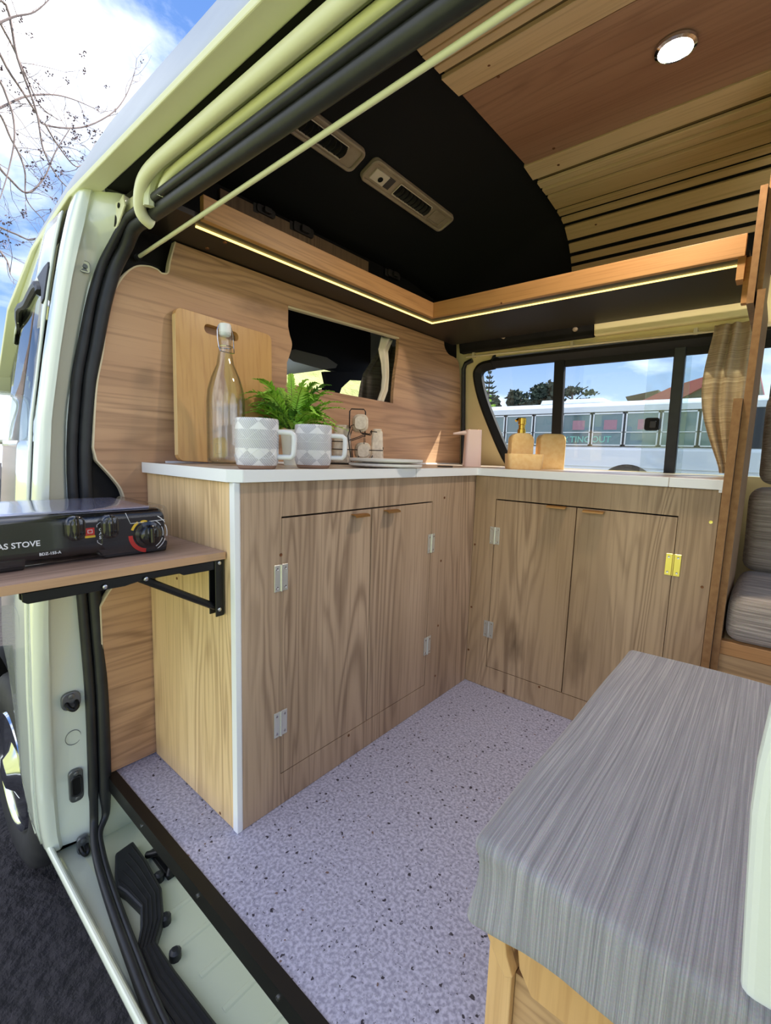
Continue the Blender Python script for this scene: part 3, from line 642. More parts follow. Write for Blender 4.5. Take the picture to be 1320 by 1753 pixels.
def pil(u, v):
    z = -.146 + u * (1.43 + .146); sx, sy = seal_pt(max(z, -.10)); cx, cy = corner(z), yb(z)
    # across: seal side -> jamb -> small step -> rounded corner -> outer skin
    w = max(.02, sy - cy)
    pts = [(sx - .01, sy + .02), (sx - .004, sy), (sx - .008, sy - .15 * w), (cx + .016, cy + .34 * w), (cx + .024, cy + .26 * w), (cx + .020, cy + .11 * w), (cx + .008, cy + .002), (cx - .012, cy), (cx - .040, cy + .001)]
    k = v * (len(pts) - 1); i = min(int(k + 1e-6), len(pts) - 2); t = k - i
    q = Vector(pts[i]).lerp(Vector(pts[i + 1]), t); return (q.x, q.y, z)
b.grid(pil, 40, 16)
obj('door_pillar', b, M['paint'], van, smooth=55)
def taper(x): return (max(0, -.6 - x) * .12) + (max(0, -1.1 - x) * .40)
# --- front door: glossy outer skin with a window
b = B(); NX, NZ = 60, 64
xv = [-.482 - i * (1.5 / NX) for i in range(NX + 1)]; zv = [-.146 + j * (1.405 + .146) / NZ for j in range(NZ + 1)]
def inwin(x, z):
    if z < .87: return False
    top = 1.25 - max(0, -1.0 - x) * .6
    xr = -.515 + max(0, z - 1.12) * -.25
    return z < top and x < xr and x > -1.55
def inarch(x, z): return (x + 1.0) ** 2 + (z + .30) ** 2 < .487 ** 2
def skin(x, z, off=0): return (x, yb(z) + taper(x) + off, z)
idx = {}
for i, x in enumerate(xv):
    for j, z in enumerate(zv):
        # pull vertices onto the arch circle for a clean edge
        d = math.hypot(x + 1.0, z + .30); X, Z = x, z
        if .44 < d < .487 and x < -.50: X = -1.0 + (x + 1.0) * .487 / d; Z = -.30 + (z + .30) * .487 / d
        idx[i, j] = len(b.v); b.v.append(Vector(skin(X, max(Z, -.146))))
for i in range(NX):
    for j in range(NZ):
        cx_, cz_ = (xv[i] + xv[i + 1]) / 2, (zv[j] + zv[j + 1]) / 2
        if inwin(cx_, cz_) or math.hypot(cx_ + 1, cz_ + .3) < .463: continue
        b.f.append((idx[i, j], idx[i + 1, j], idx[i + 1, j + 1], idx[i, j + 1]))
fd = obj('front_door', b, M['paint'], van, smooth=60, solid=.004)
# dark shut line between pillar and door
obj('shut_line', B().grid(lambda u, v: (-.476 - .010 * v, yb(-.14 + u * 1.55) + .006, -.14 + u * 1.55), 30, 1), M['dark_void'], van)
def wf_path(off):
    pts = [(-.545, 1.225), (-.56, 1.24), (-.60, 1.252), (-.8, 1.252), (-1.0, 1.250), (-1.3, 1.09), (-1.5, .96)]
    return [Vector(skin(x, z, off)) for x, z in pts]
fw = obj('window_frame', B().tube(curve([tuple(p) for p in wf_path(-.002)], 4), .010, 8), M['rubber'], fd, smooth=1)
b = B().grid(lambda u, v: skin(-.50 - u * 1.1, .86 + v * (1.25 - .86 - max(0, -1.0 + .50 + u * 1.1) * .6), .006), 12, 6)
obj('door_glass', b, M['pane_tint'], fd, smooth=1)
b = B(); pl = [(-.492, 1.20), (-.492, 1.275), (-.50, 1.288), (-.53, 1.284), (-.58, 1.268), (-.56, 1.255), (-.525, 1.23), (-.505, 1.19)]
b.add([skin(x, z, -.006) for x, z in pl] + [skin(x, z, .002) for x, z in pl], [tuple(range(8)), tuple(range(8, 16))[::-1]] + [(i, i + 8, (i + 1) % 8 + 8, (i + 1) % 8) for i in range(8)])
obj('corner_trim', b, M['rubber'], fd, bevel=.002)
# door crease and fuel-flap like pressing low on the door
b = B().tube(curve([skin(-.565, -.1), skin(-.56, .1), skin(-.555, .40), skin(-.57, .44), skin(-.60, .45), skin(-.63, .44), skin(-.65, .40), skin(-.66, .1)], 4), .0022, 5)
obj('pressed_line', b, M['label_grey'], fd)
# black sheet painting the unlit cab as dark behind the door glass
obj('cab_dark_sheet', B().grid(lambda u, v: (-.52 - u * 1.2, .02 + .1 * v, .5 + v * .85), 4, 4), M['headliner'], van)
# side mirror beyond the window
mp_ = at(10, 715, x=-1.5)
sm = thing('side_mirror', 'white door mirror seen past the front door window', 'mirror', (mp_.x, mp_.y, mp_.z))
b = B(); 
mr = Matrix.Translation(mp_) @ Matrix.Rotation(math.radians(-12), 4, 'Z')
sec = rrect(.15, .19, .04, 5)
b.add([mr @ Vector((0, y, z)) for y, z in sec] + [mr @ Vector((-.03, y * 1.12, z * 1.1)) for y, z in sec] + [mr @ Vector((-.08, y * .7, z * .7)) for y, z in sec],
      [tuple(range(24))] + [(i, (i + 1) % 24, 24 + (i + 1) % 24, 24 + i) for i in range(24)] + [(24 + i, 24 + (i + 1) % 24, 48 + (i + 1) % 24, 48 + i) for i in range(24)] + [tuple(range(48, 72))[::-1]])
obj('housing', b, M['paint'], sm, smooth=60)
b = B(); sec2 = rrect(.135, .175, .035, 5)
b.add([mr @ Vector((.003, y, z)) for y, z in sec2] + [mr @ Vector((.001, y, z)) for y, z in sec2], [tuple(range(24)), tuple(range(24, 48))[::-1]] + [(i, (i + 1) % 24, 24 + (i + 1) % 24, 24 + i) for i in range(24)])
obj('mirror_glass', b, M['mirror'], sm)
obj('arm', B().tube([mr @ Vector((-.04, .0, -.08)), mr @ Vector((-.06, .06, -.13)), mr @ Vector((-.06, .16, -.15))], .012, 8), M['paint'], sm, smooth=1)
# --- black rubber door seals: two bulbs round the opening
def sealpath(dx, dy, dz_top):
    zz = [-.10, -.05, .05, .25, .5, .8, 1.0, 1.1, 1.2, 1.28, 1.33]
    low = [(2.0, -.240, -.150), (1.0, -.240, -.150), (.5, -.240, -.150), (.25, -.238, -.150), (.1, -.234, -.150), (-.03, -.222, -.150), (-.16, -.208, -.150), (-.27, -.194, -.148), (-.345, -.182, -.140), (-.388, -.172, -.125)]
    pts = [(x + dx * .3, y + dy * .5, z + abs(dx) * .4) for x, y, z in low]
    for z in zz:
        x, y = seal_pt(z); pts.append((x + dx, y + dy, z))
    top = [(-.335, -.062, 1.371), (-.28, -.062, 1.375), (-.1, -.062, 1.375), (.5, -.062, 1.375), (1.2, -.062, 1.375), (2.0, -.062, 1.375)]
    pts += [(x + dx * .3, y + dy * .65, z - dz_top) for x, y, z in top]
    return curve(pts, 4)
sp1 = sealpath(0, 0, 0); sp2_ = sealpath(.005, .026, .012)
obj('door_seal', B().tube(sp1, [.012 if p[2] > -.05 and p[2] < 1.1 else .010 if p[2] < 0 else max(.0085, .012 - (p[2] - 1.1) * .013) for p in sp1], 12), M['rubber'], van, smooth=1)
obj('door_seal', B().tube(sp2_, [.0150 if p[2] > -.03 else max(.0065, .0150 + (p[2] + .03) * .085) for p in sp2_], 12), M['rubber'], van, smooth=1)
# grey inner pillar behind the seal
b = B()
def inn(u, v):
    z = -.02 + u * 1.36; x, y = seal_pt(max(z, -.05)); yy = [y + .03, y + .07, max(y + .14, .03)]; k = v * 2; i = min(int(k), 1); t = k - i
    return (-.445 - .012 * v, yy[i] + (yy[i + 1] - yy[i]) * t, z)
b.grid(inn, 24, 4); obj('inner_pillar', b, M['rubber_dull'], van, smooth=1)
# black edge above the opening between seal and ceiling
b = B().prism([(-.045, 1.380), (-.02, 1.373), (.02, 1.408), (.02, 1.43), (-.03, 1.42)], 'x', -.42, 2.0); obj('header_lining', b, M['black'], van, bevel=.004)
# latch plates and stickers on the jamb
def jamb(px, py, lo=-.20): return at(px, py, y=lo)
for (px, py, w, h, kind_) in ((120, 1198, .052, .046, 'loop'), (129, 1342, .040, .088, 'slot'), (141, 1443, .034, .048, 'loop')):
    # find the point on the jamb: interpolate between seal and corner for that height
    y = -.205
    for _ in range(8):
        p = at(px, py, y=y); sx, sy = seal_pt(p.z); cx, cy = corner(p.z), yb(p.z)
        xx = sx - .008 + (cx + .016 - sx + .008) * ((sy - y) / max(.01, sy - cy - .04)); y += (p.x - xx) * .25; y = max(min(y, sy - .02), cy + .03)
    p = at(px, py, y=y); c0 = Vector((xx + .004, y, p.z))
    b = B().prism([(c0.y + a, c0.z + c) for a, c in rrect(w * .8, h, w * .3, 4)], 'x', c0.x - .004, c0.x + .006)
    s_ = obj('striker_plate', b, M['grey_metal'], van, bevel=.002)
    if kind_ == 'loop':
        obj('striker_loop', B().tube(curve([(c0.x + .004, c0.y - w * .2, c0.z - .004), (c0.x + .018, c0.y - w * .17, c0.z - .010), (c0.x + .022, c0.y, c0.z - .016), (c0.x + .018, c0.y + w * .17, c0.z - .010), (c0.x + .004, c0.y + w * .2, c0.z - .004)], 4), .0055, 8), M['metal_black'], s_, smooth=1)
        obj('bolt', B().lathe([(.007, c0.x + .005), (.007, c0.x + .009), (.003, c0.x + .010)], (0, c0.y, c0.z + h * .28), 10, 'x'), M['grey_metal'], s_)
    else:
        obj('striker_slot', B().prism([(c0.y + a, c0.z + c) for a, c in rrect(w * .5, h * .55, w * .2, 4)], 'x', c0.x + .005, c0.x + .0075), M['dark_void'], s_)
        obj('slot_rim', B().tube([(c0.x + .007, c0.y + a, c0.z + c) for a, c in rrect(w * .55, h * .58, w * .22, 4)], .003, 6, closed=True), M['rubber'], s_)
        for k in (-1, 1): obj('bolt', B().lathe([(.006, c0.x + .005), (.006, c0.x + .009), (.003, c0.x + .010)], (0, c0.y, c0.z + k * h * .39), 10, 'x'), M['grey_metal'], s_)
def onjamb(px, py):
    y = -.18
    for _ in range(12):
        p = at(px, py, y=y); sx, sy = seal_pt(p.z); cx, cy = corner(p.z), yb(p.z)
        w = max(.02, sy - cy); xx = sx - .008 + (cx + .016 - sx + .008) * ((sy - .15 * w - y) / (.51 * w)); y += (p.x - xx) * .2; y = max(min(y, sy - .15 * w), cy + .36 * w)
    return Vector((xx + .002, y, p.z))
c0 = onjamb(125, 1262)
obj('plug_ring', B().tube([(c0.x, c0.y + .017 * math.cos(t * PI / 12), c0.z + .019 * math.sin(t * PI / 12)) for t in range(24)], .0009, 5, closed=True), M['label_grey'], van)
for px, py, s_, in ((144, 457, .022), (128, 1490, .017)):
    c0 = onjamb(px, py)
    st = obj('sticker', B().prism([(c0.y + a, c0.z + c) for a, c in rrect(s_, s_ * 1.15, s_ * .28, 4)], 'x', c0.x, c0.x + .0006), M['label_white'] if s_ < .01 else M['paint_satin'], van)
    obj('sticker_border', B().tube([(c0.x + .001, c0.y + a, c0.z + c) for a, c in rrect(s_, s_ * 1.15, s_ * .28, 4)], .0007, 4, closed=True), M['label_grey'], st)
    obj('sticker_mark', B().lathe([(s_ * .26, c0.x + .0008), (s_ * .26, c0.x + .0012)], (0, c0.y + s_ * .05, c0.z + s_ * .05), 12, 'x').prism([(c0.y - s_ * .35, c0.z - s_ * .40), (c0.y + s_ * .3, c0.z - s_ * .42), (c0.y + s_ * .1, c0.z - s_ * .1), (c0.y - s_ * .1, c0.z - s_ * .1)], 'x', c0.x + .0008, c0.x + .0012), M['label_grey'], st)
# --- step well below the floor
b = B().prism([(-.257, -.130), (-.262, -.140), (-.260, -.150), (-.22, -.20), (-.05, -.22), (-.05, -.19), (-.235, -.172), (-.249, -.132)], 'x', -.462, 2.0)
obj('sill', b, M['paint'], van, bevel=.005)
b = B(); b.box((-.45, -.215, -.195), (2.0, -.04, -.176))
b.box((-.45, -.05, -.19), (2.0, -.04, -.03)); 
obj('step_floor', b, M['paint_satin'], van)
b = B().prism([(-.46, -.19), (-.425, -.19), (-.432, -.03), (-.46, -.02)], 'y', -.14, -.04); obj('step_end', b, M['paint_satin'], van, bevel=.01)
for i in range(9):
    x = -.10 + i * .085; obj('step_rib', B().prism([(x, -.1765), (x + .004, -.1735), (x + .012, -.1735), (x + .016, -.1765)], 'y', -.135, -.052), M['paint_satin'], van, bevel=.001)
tr = [(at(px, py, z=-.155)) for px, py in ((197, 1462), (228, 1440), (250, 1470), (277, 1520), (281, 1568), (268, 1612), (300, 1660), (372, 1753))]
tl_ = [(at(px, py, z=-.155)) for px, py in ((196, 1500), (200, 1520), (215, 1530), (240, 1555), (240, 1590), (232, 1632), (248, 1690), (290, 1753))]
poly = [(p.x, p.y) for p in tr] + [(.75, -.155), (.75, -.205)] + [(p.x, p.y) for p in tl_[::-1]]
tread = obj('step_tread', B().prism(poly, 'z', -.178, -.152), M['rubber'], van, bevel=.005)
for k in range(5):
    f = (k + .7) / 5.4
    path = [tl_[i].lerp(tr[i], f) for i in range(1, 8)] + [Vector((.75, -.205 + .05 * f, -.155))]
    obj('tread_rib', B().tube([(p.x, p.y, -.1515) for p in path], .0018, 5), M['rubber_dull'], tread)
for px, py in ((283, 1572), (300, 1632), (272, 1500)):
    p = at(px, py, z=-.165); obj('tread_clip', B().lathe([(.012, -.178), (.012, -.160), (.006, -.155)], (p.x, p.y, 0), 10), M['rubber'], tread, smooth=1)
p = at(280, 1478, z=-.17)
b = B().box((p.x - .06, p.y - .012, -.178), (p.x + .05, p.y + .025, -.165)); b.tube([(p.x - .05, p.y - .02, -.165), (p.x - .02, p.y + .0, -.15), (p.x + .03, p.y + .01, -.15), (p.x + .05, p.y - .01, -.168)], .009, 8)
obj('lower_latch', b, M['metal_black'], van, bevel=.003)
# --- rear pillar on the right and the side behind it
pc = [(.90, -.05), (.885, .25), (.880, .337), (.872, .40), (.867, .48), (.862, .566), (.862, .61), (.865, .66), (.869, .70), (.876, .76), (.885, .85), (.895, 1.0), (.90, 1.2), (.905, 1.36)]
b = B().prism(pc + [(1.1, 1.36), (1.1, -.05)], 'y', -.035, -.005)
rp = obj('rear_pillar', b, M['bed_white'], van, bevel=.01, seg=3)
b = B().grid(lambda u, v: (.93 + u * 1.07, yb(-.14 + v * 1.56), -.14 + v * 1.56), 2, 16); obj('rear_quarter', b, M['paint'], van, smooth=1, solid=.004)
obj('rear_jamb', B().prism([(.92, -.146), (.92, 1.36), (.935, 1.36), (.935, -.146)], 'y', -.25, -.03), M['paint_satin'], van)
# --- pale rod along the top of the doorway
ra, rb = at(237, 440, y=.003), at(900, 0, y=-.02)
rd = thing('door_rod', 'thin pale green rod stretched along the top of the doorway', 'rod', ra)
obj('rod', B().tube([ra, rb, rb + (rb - ra) * .8], .0046, 10), M['rail'], rd, smooth=1)
obj('end_cap', B().lathe([(.008, 0), (.009, .012), (.006, .016)], ra - Vector((.008, 0, 0)), 12, 'x'), M['rubber_dull'], rd, smooth=1)
# --- front wheel
wc = Vector((-1.08, -.205, -.27)); R_ = .335
wh = thing('front_wheel', 'black tyre on a steel rim with chrome cover under the front door', 'wheel', (wc.x, wc.y, wc.z - R_))
W_ = .19
tp = [(.205, -.0), (.215, -.008), (.25, -.016), (.29, -.016), (.318, -.006), (R_ - .004, .012), (R_, .03), (R_, W_ - .03), (.318, W_), (.25, W_ + .01), (.205, W_)]
obj('tyre', B().lathe(tp, wc, 56, 'y'), M['tyre'], wh, smooth=35)
tb_ = B()
for k in range(56):
    t = 2 * PI * k / 56
    for s in (0, 1):
        t2 = t + s * PI / 56
        c = wc + Vector((math.cos(t2) * (R_ + .001), .035 + s * .07, math.sin(t2) * (R_ + .001))); tb_.box(tuple(c - Vector((.010, .0, .010))), tuple(c + Vector((.010, .045, .010))))
obj('tread_blocks', tb_, M['tyre'], wh, kind='stuff')
obj('rim', B().lathe([(.206, -.001), (.200, -.012), (.190, -.006), (.178, .012), (.165, .03), (.12, .02), (.10, .0), (.07, -.01), (.05, -.03), (.03, -.034), (0, -.034)], wc, 48, 'y'), M['chrome'], wh, smooth=40)
hb_ = B().lathe([(.016, -.004), (.015, -.003)], (0, 0, 0), 10, 'y')
for k in range(6):
    t = k * PI / 3 + .3; c = wc + Vector((math.cos(t) * .145, .022, math.sin(t) * .145))
    obj('rim_hole', B().lathe([(.020, -.003), (.019, 0), (0, 0)], c, 14, 'y', 1, 1), M['dark_void'], wh)
obj('wheel_arch_liner', B().grid(lambda u, v: (-1.0 + .485 * math.cos(.35 + u * 2.5), -.235 + v * .35, -.30 + .485 * math.sin(.35 + u * 2.5)), 24, 2), M['dark_void'], van, smooth=1)
b = B().tube([skin(-1.0 + .484 * math.cos(t), -.30 + .484 * math.sin(t), .004) for t in [math.radians(a) for a in range(18, 165, 6)]], .006, 6); obj('arch_lip', b, M['paint'], van, smooth=1)
obj('underbody', B().box((-.50, -.10, -.33), (2.0, 1.5, -.21)), M['dark_void'], van)
# ================================================================== FURNITURE
def screw_at(parent, p, ax, m_='screw', r=.0042):
    b = B().lathe([(r, -.0006), (r * .95, .0008), (r * .45, .0006)], (0, 0, 0), 10, ax) if ax == 'x' else B().lathe([(r, .0006), (r * .95, -.0008), (r * .45, -.0006)], (0, 0, 0), 10, ax)
    return obj('screw', b, M[m_], parent, at=p)
def hinge(parent, p, ax, m_):
    """butt hinge: two leaves, a barrel and four screws, centred at p; ax is the face normal"""
    h, w = .063, .038
    def q(a, n, z): return (p.x + n, p.y + a, p.z + z) if ax == 'x' else (p.x + a, p.y - n, p.z + z)
    def bx(b, a0, a1, n0, n1, z0, z1):
        A, C_ = q(a0, n0, z0), q(a1, n1, z1); b.box([min(A[i], C_[i]) for i in range(3)], [max(A[i], C_[i]) for i in range(3)])
    b = B(); bx(b, -w / 2, -.002, 0, .0018, -h / 2, h / 2); bx(b, .002, w / 2, 0, .0018, -h / 2, h / 2)
    b.tube([q(0, .0025, -h / 2), q(0, .0025, h / 2)], .0030, 8)
    o = obj('hinge', b, M[m_], parent, bevel=.0006, seg=1)
    for a in (-.0115, .0115):
        for z in (-.022, .022): 
            s = obj('hinge_screw', B().lathe([(.0032, 0), (.003, .0012), (.001, .0008)] if ax == 'x' else [(.0032, 0), (.003, -.0012), (.001, -.0008)], q(a, .0018, z), 8, ax), M['screw_steel'], o)
    return o
def pull(parent, p, ax, length=.052):
    """bent gold tab pull screwed on the top edge of a door"""
    def q(a, n, z): return (p.x + n, p.y + a, p.z + z) if ax == 'x' else (p.x + a, p.y - n, p.z + z)
    b = B(); L2 = length / 2
    sec = [(-.002, .0005), (.012, .0005), (.020, -.002), (.022, -.007), (.0195, -.007), (.018, -.0035), (.0115, -.0013), (-.002, -.0013)]
    n = len(sec); b.add([q(-L2, *s) for s in sec] + [q(-L2 + .006, *s) for s in sec] + [q(L2 - .006, *s) for s in sec] + [q(L2, *s) for s in sec], [])
    for r in (0, n): 
        pass
    for i in range(3):
        for j in range(n): k = (j + 1) % n; b.f.append((i * n + j, i * n + k, i * n + n + k, i * n + n + j))
    b.f.append(tuple(range(n))); b.f.append(tuple(range(3 * n, 4 * n)))
    return obj('handle', b, M['gold'], parent)
# --- cabinet across the van
y1, y2, ym, z0, z1 = .120, .722, .427, .084, .714
ca = thing('base_cabinet', 'oak cabinet with pale end panel and white corner strip, under the mugs', 'cabinet', (-.2, .5, 0))
obj('carcass', B().box((-.412, .018, .004), (-.022, .998, .796)), M['dark_void'], ca)  # near-black inside, so the shade in the door gaps is painted
obj('end_panel', B().box((-.416, 0, .001), (-.015, .016, .798)), wood('oak_end_panel', srgb(232, 202, 156), srgb(212, 180, 132), srgb(152, 116, 78), 'z', off=(7, 2, 0)), ca, bevel=.0008, seg=1)
ff = B().box((-.016, .014, .001), (0, y1 - .0016, .798)).box((-.016, y2 + .0016, .001), (0, .999, .798)).box((-.016, y1 - .0016, .001), (0, y2 + .0016, z0 - .0016)).box((-.016, y1 - .0016, z1 + .0045), (0, y2 + .0016, .798))
obj('front_frame', ff, M['oak'], ca)
d1 = obj('door', B().box((-.0165, y1, z0), (-.0004, ym - .0012, z1)), M['oak'], ca, bevel=.0008, seg=1)
d2 = obj('door', B().box((-.0165, ym + .0012, z0), (-.0004, y2, z1)), M['oak'], ca, bevel=.0008, seg=1)
pull(d1, at(613, 880, x=0) + Vector((0, 0, .001)), 'x'); pull(d2, at(667, 873, x=0) + Vector((0, 0, .001)), 'x')
obj('corner_strip', B().prism([(-.017, -.002), (.0015, -.002), (.0022, .010), (-.001, .0145), (-.017, .0145)], 'z', .0005, .799), M['white_edge'], ca, bevel=.0015)
for px, py in ((481, 989), (480, 1238), (738, 930), (731, 1105)): hinge(ca, at(px, py, x=.0002), 'x', 'zinc')
for px, py in ((410, 890), (415, 1061), (411, 1100), (414, 1234), (417, 1368), (542, 1336), (597, 1259), (637, 1268), (684, 1238), (761, 852), (755, 960), (750, 1071), (745, 1157), (797, 1160), (481, 950)):
    p = at(px, py, x=.0004)
    if p.z > .01 and p.y > .02: screw_at(ca, p, 'x', r=.004)
for px, py in ((307, 1325), (377, 1392), (303, 990)):
    p = at(px, py, y=0); 
    if p.z > .008: screw_at(ca, (p.x, -.0002, p.z), 'y', r=.0035)
# --- cabinet along the far side
bx1, bx2, bxm = .087, .647, .369
cb = thing('base_cabinet', 'oak cabinet under the side window with one bright brass hinge', 'cabinet', (.37, 1.3, 0))
obj('carcass', B().box((.004, 1.022, .004), (.736, 1.56, .796)), M['dark_void'], cb)  # blackened in place of shade, to darken the gaps round the doors
ff = B().box((.0, 1.001, .001), (bx1 - .0016, 1.017, .798)).box((bx2 + .0016, 1.001, .001), (.740, 1.017, .798)).box((bx1 - .0016, 1.001, .001), (bx2 + .0016, 1.017, z0 - .0016)).box((bx1 - .0016, 1.001, z1 + .0045), (bx2 + .0016, 1.017, .798))
oak_b = wood('oak_laminate_side', srgb(192, 164, 132), srgb(166, 138, 106), srgb(110, 84, 62), 'z', off=(2.3, 4, 1))
obj('front_frame', ff, oak_b, cb)
e1 = obj('door', B().box((bx1, 1.0014, z0), (bxm - .0015, 1.0175, z1)), oak_b, cb, bevel=.0008, seg=1)
e2 = obj('door', B().box((bxm + .0015, 1.0014, z0), (bx2, 1.0175, z1)), oak_b, cb, bevel=.0008, seg=1)
pull(e1, at(955, 866, y=1.0), 'y', .062); pull(e2, at(1018, 874, y=1.0), 'y', .062)
hinge(cb, at(847, 917, y=1.0008), 'y', 'zinc'); hinge(cb, at(836, 1077, y=1.0008), 'y', 'zinc')
hg = hinge(cb, at(1152, 967, y=1.0008), 'y', 'brass'); hg['label'] = 'bright brass hinge'
for px, py in ((813, 932), (807, 1039), (802, 1112), (862, 1183), (923, 1176), (1217, 894), (1202, 1005)): screw_at(cb, at(px, py, y=1.0006), 'y', 'brass' if px > 1210 else 'screw', r=.0048 if px > 1210 else .004)
# corner filler behind the joint
obj('corner_filler', B().box((-.40, 1.0, .004), (-.001, 1.55, .796)), M['dark_void'], cb)
# --- worktop: one L-shaped slab with white edging
yB = yw(.81) - .004
Lp = [(-.418, -.010), (-.012, -.010), (.012, .012), (.012, .988), (.742, .988), (.742, yB), (-.418, yB)]
wt = thing('worktop', 'L-shaped worktop with white edging on both oak cabinets', 'worktop', (-.2, .6, .80))
obj('slab', B().prism(Lp, 'z', .8002, .8245), M['white_top'], wt)
def edge(a, c, name='edging'):
    a, c = Vector(a), Vector(c); t = (c - a).normalized(); n = Vector((t.y, -t.x)) * .0018
    return obj(name, B().prism([tuple(a), tuple(c), tuple(c + n), tuple(a + n)], 'z', .7995, .8262), M['white_edge'], wt, bevel=.0006, seg=1)
edge((-.418, -.010), (-.012, -.010)); edge((-.0125, -.0105), (.0125, .0125)); 
ys = at(712, 812, x=.0125).y
edge((.012, .012), (.012, ys - .001)); edge((.012, ys + .001), (.012, .988))
xs_ = at(1145, 826, y=.987).x
edge((.010, .988), (xs_ - .001, .988)); edge((xs_ + .001, .988), (.742, .988))
obj('edge_clip', B().prism([(.735, .7925), (.744, .7925), (.744, .826), (.7405, .826), (.7405, .799), (.735, .799)], 'y', .984, .992), M['white_edge'], wt)
obj('back_bead', B().box((-.4185, .05, .8245), (-.414, 1.56, .830)), M['white_edge'], wt)
# --- overhead shelf
sh = thing('overhead_shelf', 'black L-shaped overhead shelf with oak lip and glowing light strips', 'shelf', (-.24, 1.02, 1.40))
SP = [(-.43, .0), (-.256, .0), (-.256, 1.036), (.735, 1.036), (.735, 1.47), (-.43, 1.47)]
obj('shelf_board', B().prism(SP, 'z', 1.405, 1.417), M['black_satin'], sh)
obj('lip', B().box((-.257, .075, 1.400), (-.240, 1.037, 1.455)), M['fascia_y'], sh, bevel=.0012)
obj('lip', B().box((-.2395, 1.020, 1.400), (.727, 1.037, 1.455)), M['fascia'], sh, bevel=.0012)
obj('end_block', B().box((.712, 1.03, 1.345), (.729, 1.075, 1.404)), M['fascia'], sh, bevel=.001)
obj('end_batten', B().prism([(1.045, 1.404), (1.20, 1.404), (1.075, 1.29), (1.052, 1.29)], 'x', .727, .742), M['fascia'], sh, bevel=.001)
obj('light_strip', B().box((-.299, .085, 1.4015), (-.293, 1.100, 1.4049)), M['led'], sh)
obj('light_strip', B().box((-.293, 1.0935, 1.4015), (.715, 1.0995, 1.4049)), M['led'], sh)
for px, py in ((385, 415), (355, 425)):
    p = at(px, py, z=1.4045); obj('screw', B().lathe([(.006, .001), (.005, -.002), (0, -.002)], p, 8), M['screw'], sh)
p = at(858, 524, y=1.0195); obj('screw', B().lathe([(.004, .0002), (.003, -.001), (0, -.001)], (p.x, 1.0198, 1.4025), 8, 'y'), M['screw'], sh)
# old cab wall slats and brackets seen above the shelf
for i, (za, zb_) in enumerate(((1.558, 1.604), (1.500, 1.548))):
    b = B().box((-.457, .24 if i == 0 else .22, za), (-.447, .868, zb_)); o = obj('slat', b, M['brace'], bpy.data.objects['wall_left'], bevel=.001)
for px, py, s in ((535, 328, 1), (470, 300, .8), (690, 420, .9), (795, 408, .8)):
    z_ = 1.635
    p = at(px, py, x=-.40)
    b = B().prism(rrect(.085 * s, .030 * s, .008, 3), 'x', 0, .012); b.prism(rrect(.035 * s, .020 * s, .005, 3), 'x', .012, .024); b.box((0, -.055 * s, -.016), (.006, -.030 * s, .012))
    obj('bracket', b, M['vent_dark'], bpy.data.objects['wall_left'], at=(-.452, p.y * 1.0, min(p.z, 1.60) if px < 700 else 1.6), bevel=.002)
# --- divider boards on the right end
dv = thing('divider_panel', 'narrow upright board partition at the right end of the worktop', 'partition', (.75, 1.0, .36))
for (x0, x1, y0, za, zb_, nm) in ((.7435, .7625, .968, .30, 1.035, 'board'), (.7632, .7800, .985, .30, 1.300, 'board'), (.7440, .7590, .985, 1.270, 1.545, 'board'), (.7600, .7720, 1.00, 1.300, 1.80, 'board')):
    o = obj(nm, B().box((x0, y0, za), (x1, 1.46 if zb_ < 1.2 else 1.30, zb_)), M['brace'], dv)
    obj('raw_edge', B().box((x0 + .0003, y0 - .0012, za), (x1 - .0003, y0, zb_)), M['mdf'], o)
# --- rear bench seat: base, seat cushion, back cushions
sb = thing('box_seat', 'oak box seat base with a top rail, beyond the divider boards', 'seat', (.9, 1.2, 0))
obj('front_panel', B().box((.7425, 1.002, .001), (2.0, 1.018, .352)), M['oak_x'], sb)
obj('top_rail', B().box((.7425, .996, .354), (2.0, 1.022, .392)), M['fascia'], sb, bevel=.002)
obj('seat_board', B().box((.7845, 1.02, .378), (2.0, 1.55, .392)), M['pale_ply'], sb)
def rbox(lo, hi, r, n=10, fn=None):
    """rounded cushion: a subdivided box whose corners are rounded by r, then displaced by fn"""
    lo, hi = Vector(lo), Vector(hi); b = B(); c = (lo + hi) / 2; h = (hi - lo) / 2; seen = {}
    nn = [max(3, int(n * (h[i] / max(h)))) + 2 for i in range(3)]
    def pt(q):
        k = tuple(round(v, 5) for v in q)
        if k in seen: return seen[k]
        p = Vector([q[i] * h[i] for i in range(3)]); inn_ = Vector([max(-h[i] + r, min(h[i] - r, p[i])) for i in range(3)]); d = p - inn_
        if d.length > 1e-9: p = inn_ + d.normalized() * min(r, max(abs(d.x), abs(d.y), abs(d.z)))
        p = c + p
        if fn: p = fn(p)
        seen[k] = len(b.v); b.v.append(p); return seen[k]
    def cs(m): return [-1 + 2 * i / m for i in range(m + 1)]
    for ax in range(3):
        u, v = (ax + 1) % 3, (ax + 2) % 3
        # cluster samples near the ends so that the rounding is smooth
        def g(i):
            s = [(-1), (-1 + .35 * r / h[i]), (-1 + .75 * r / h[i]), (-1 + 1.2 * r / h[i])]; m = nn[i]
            mid = [s[-1] + (-2 * s[-1]) * k / m for k in range(1, m)]; return s + mid + [-x for x in s[::-1]]
        U, V = g(u), g(v)
        for sgn in (-1, 1):
            for i in range(len(U) - 1):
                for j in range(len(V) - 1):
                    qs = []
                    for a, e in ((i, j), (i + 1, j), (i + 1, j + 1), (i, j + 1)):
                        q = [0, 0, 0]; q[ax] = sgn; q[u] = U[a]; q[v] = V[e]; qs.append(pt(q))
                    b.f.append(tuple(qs))
    return b
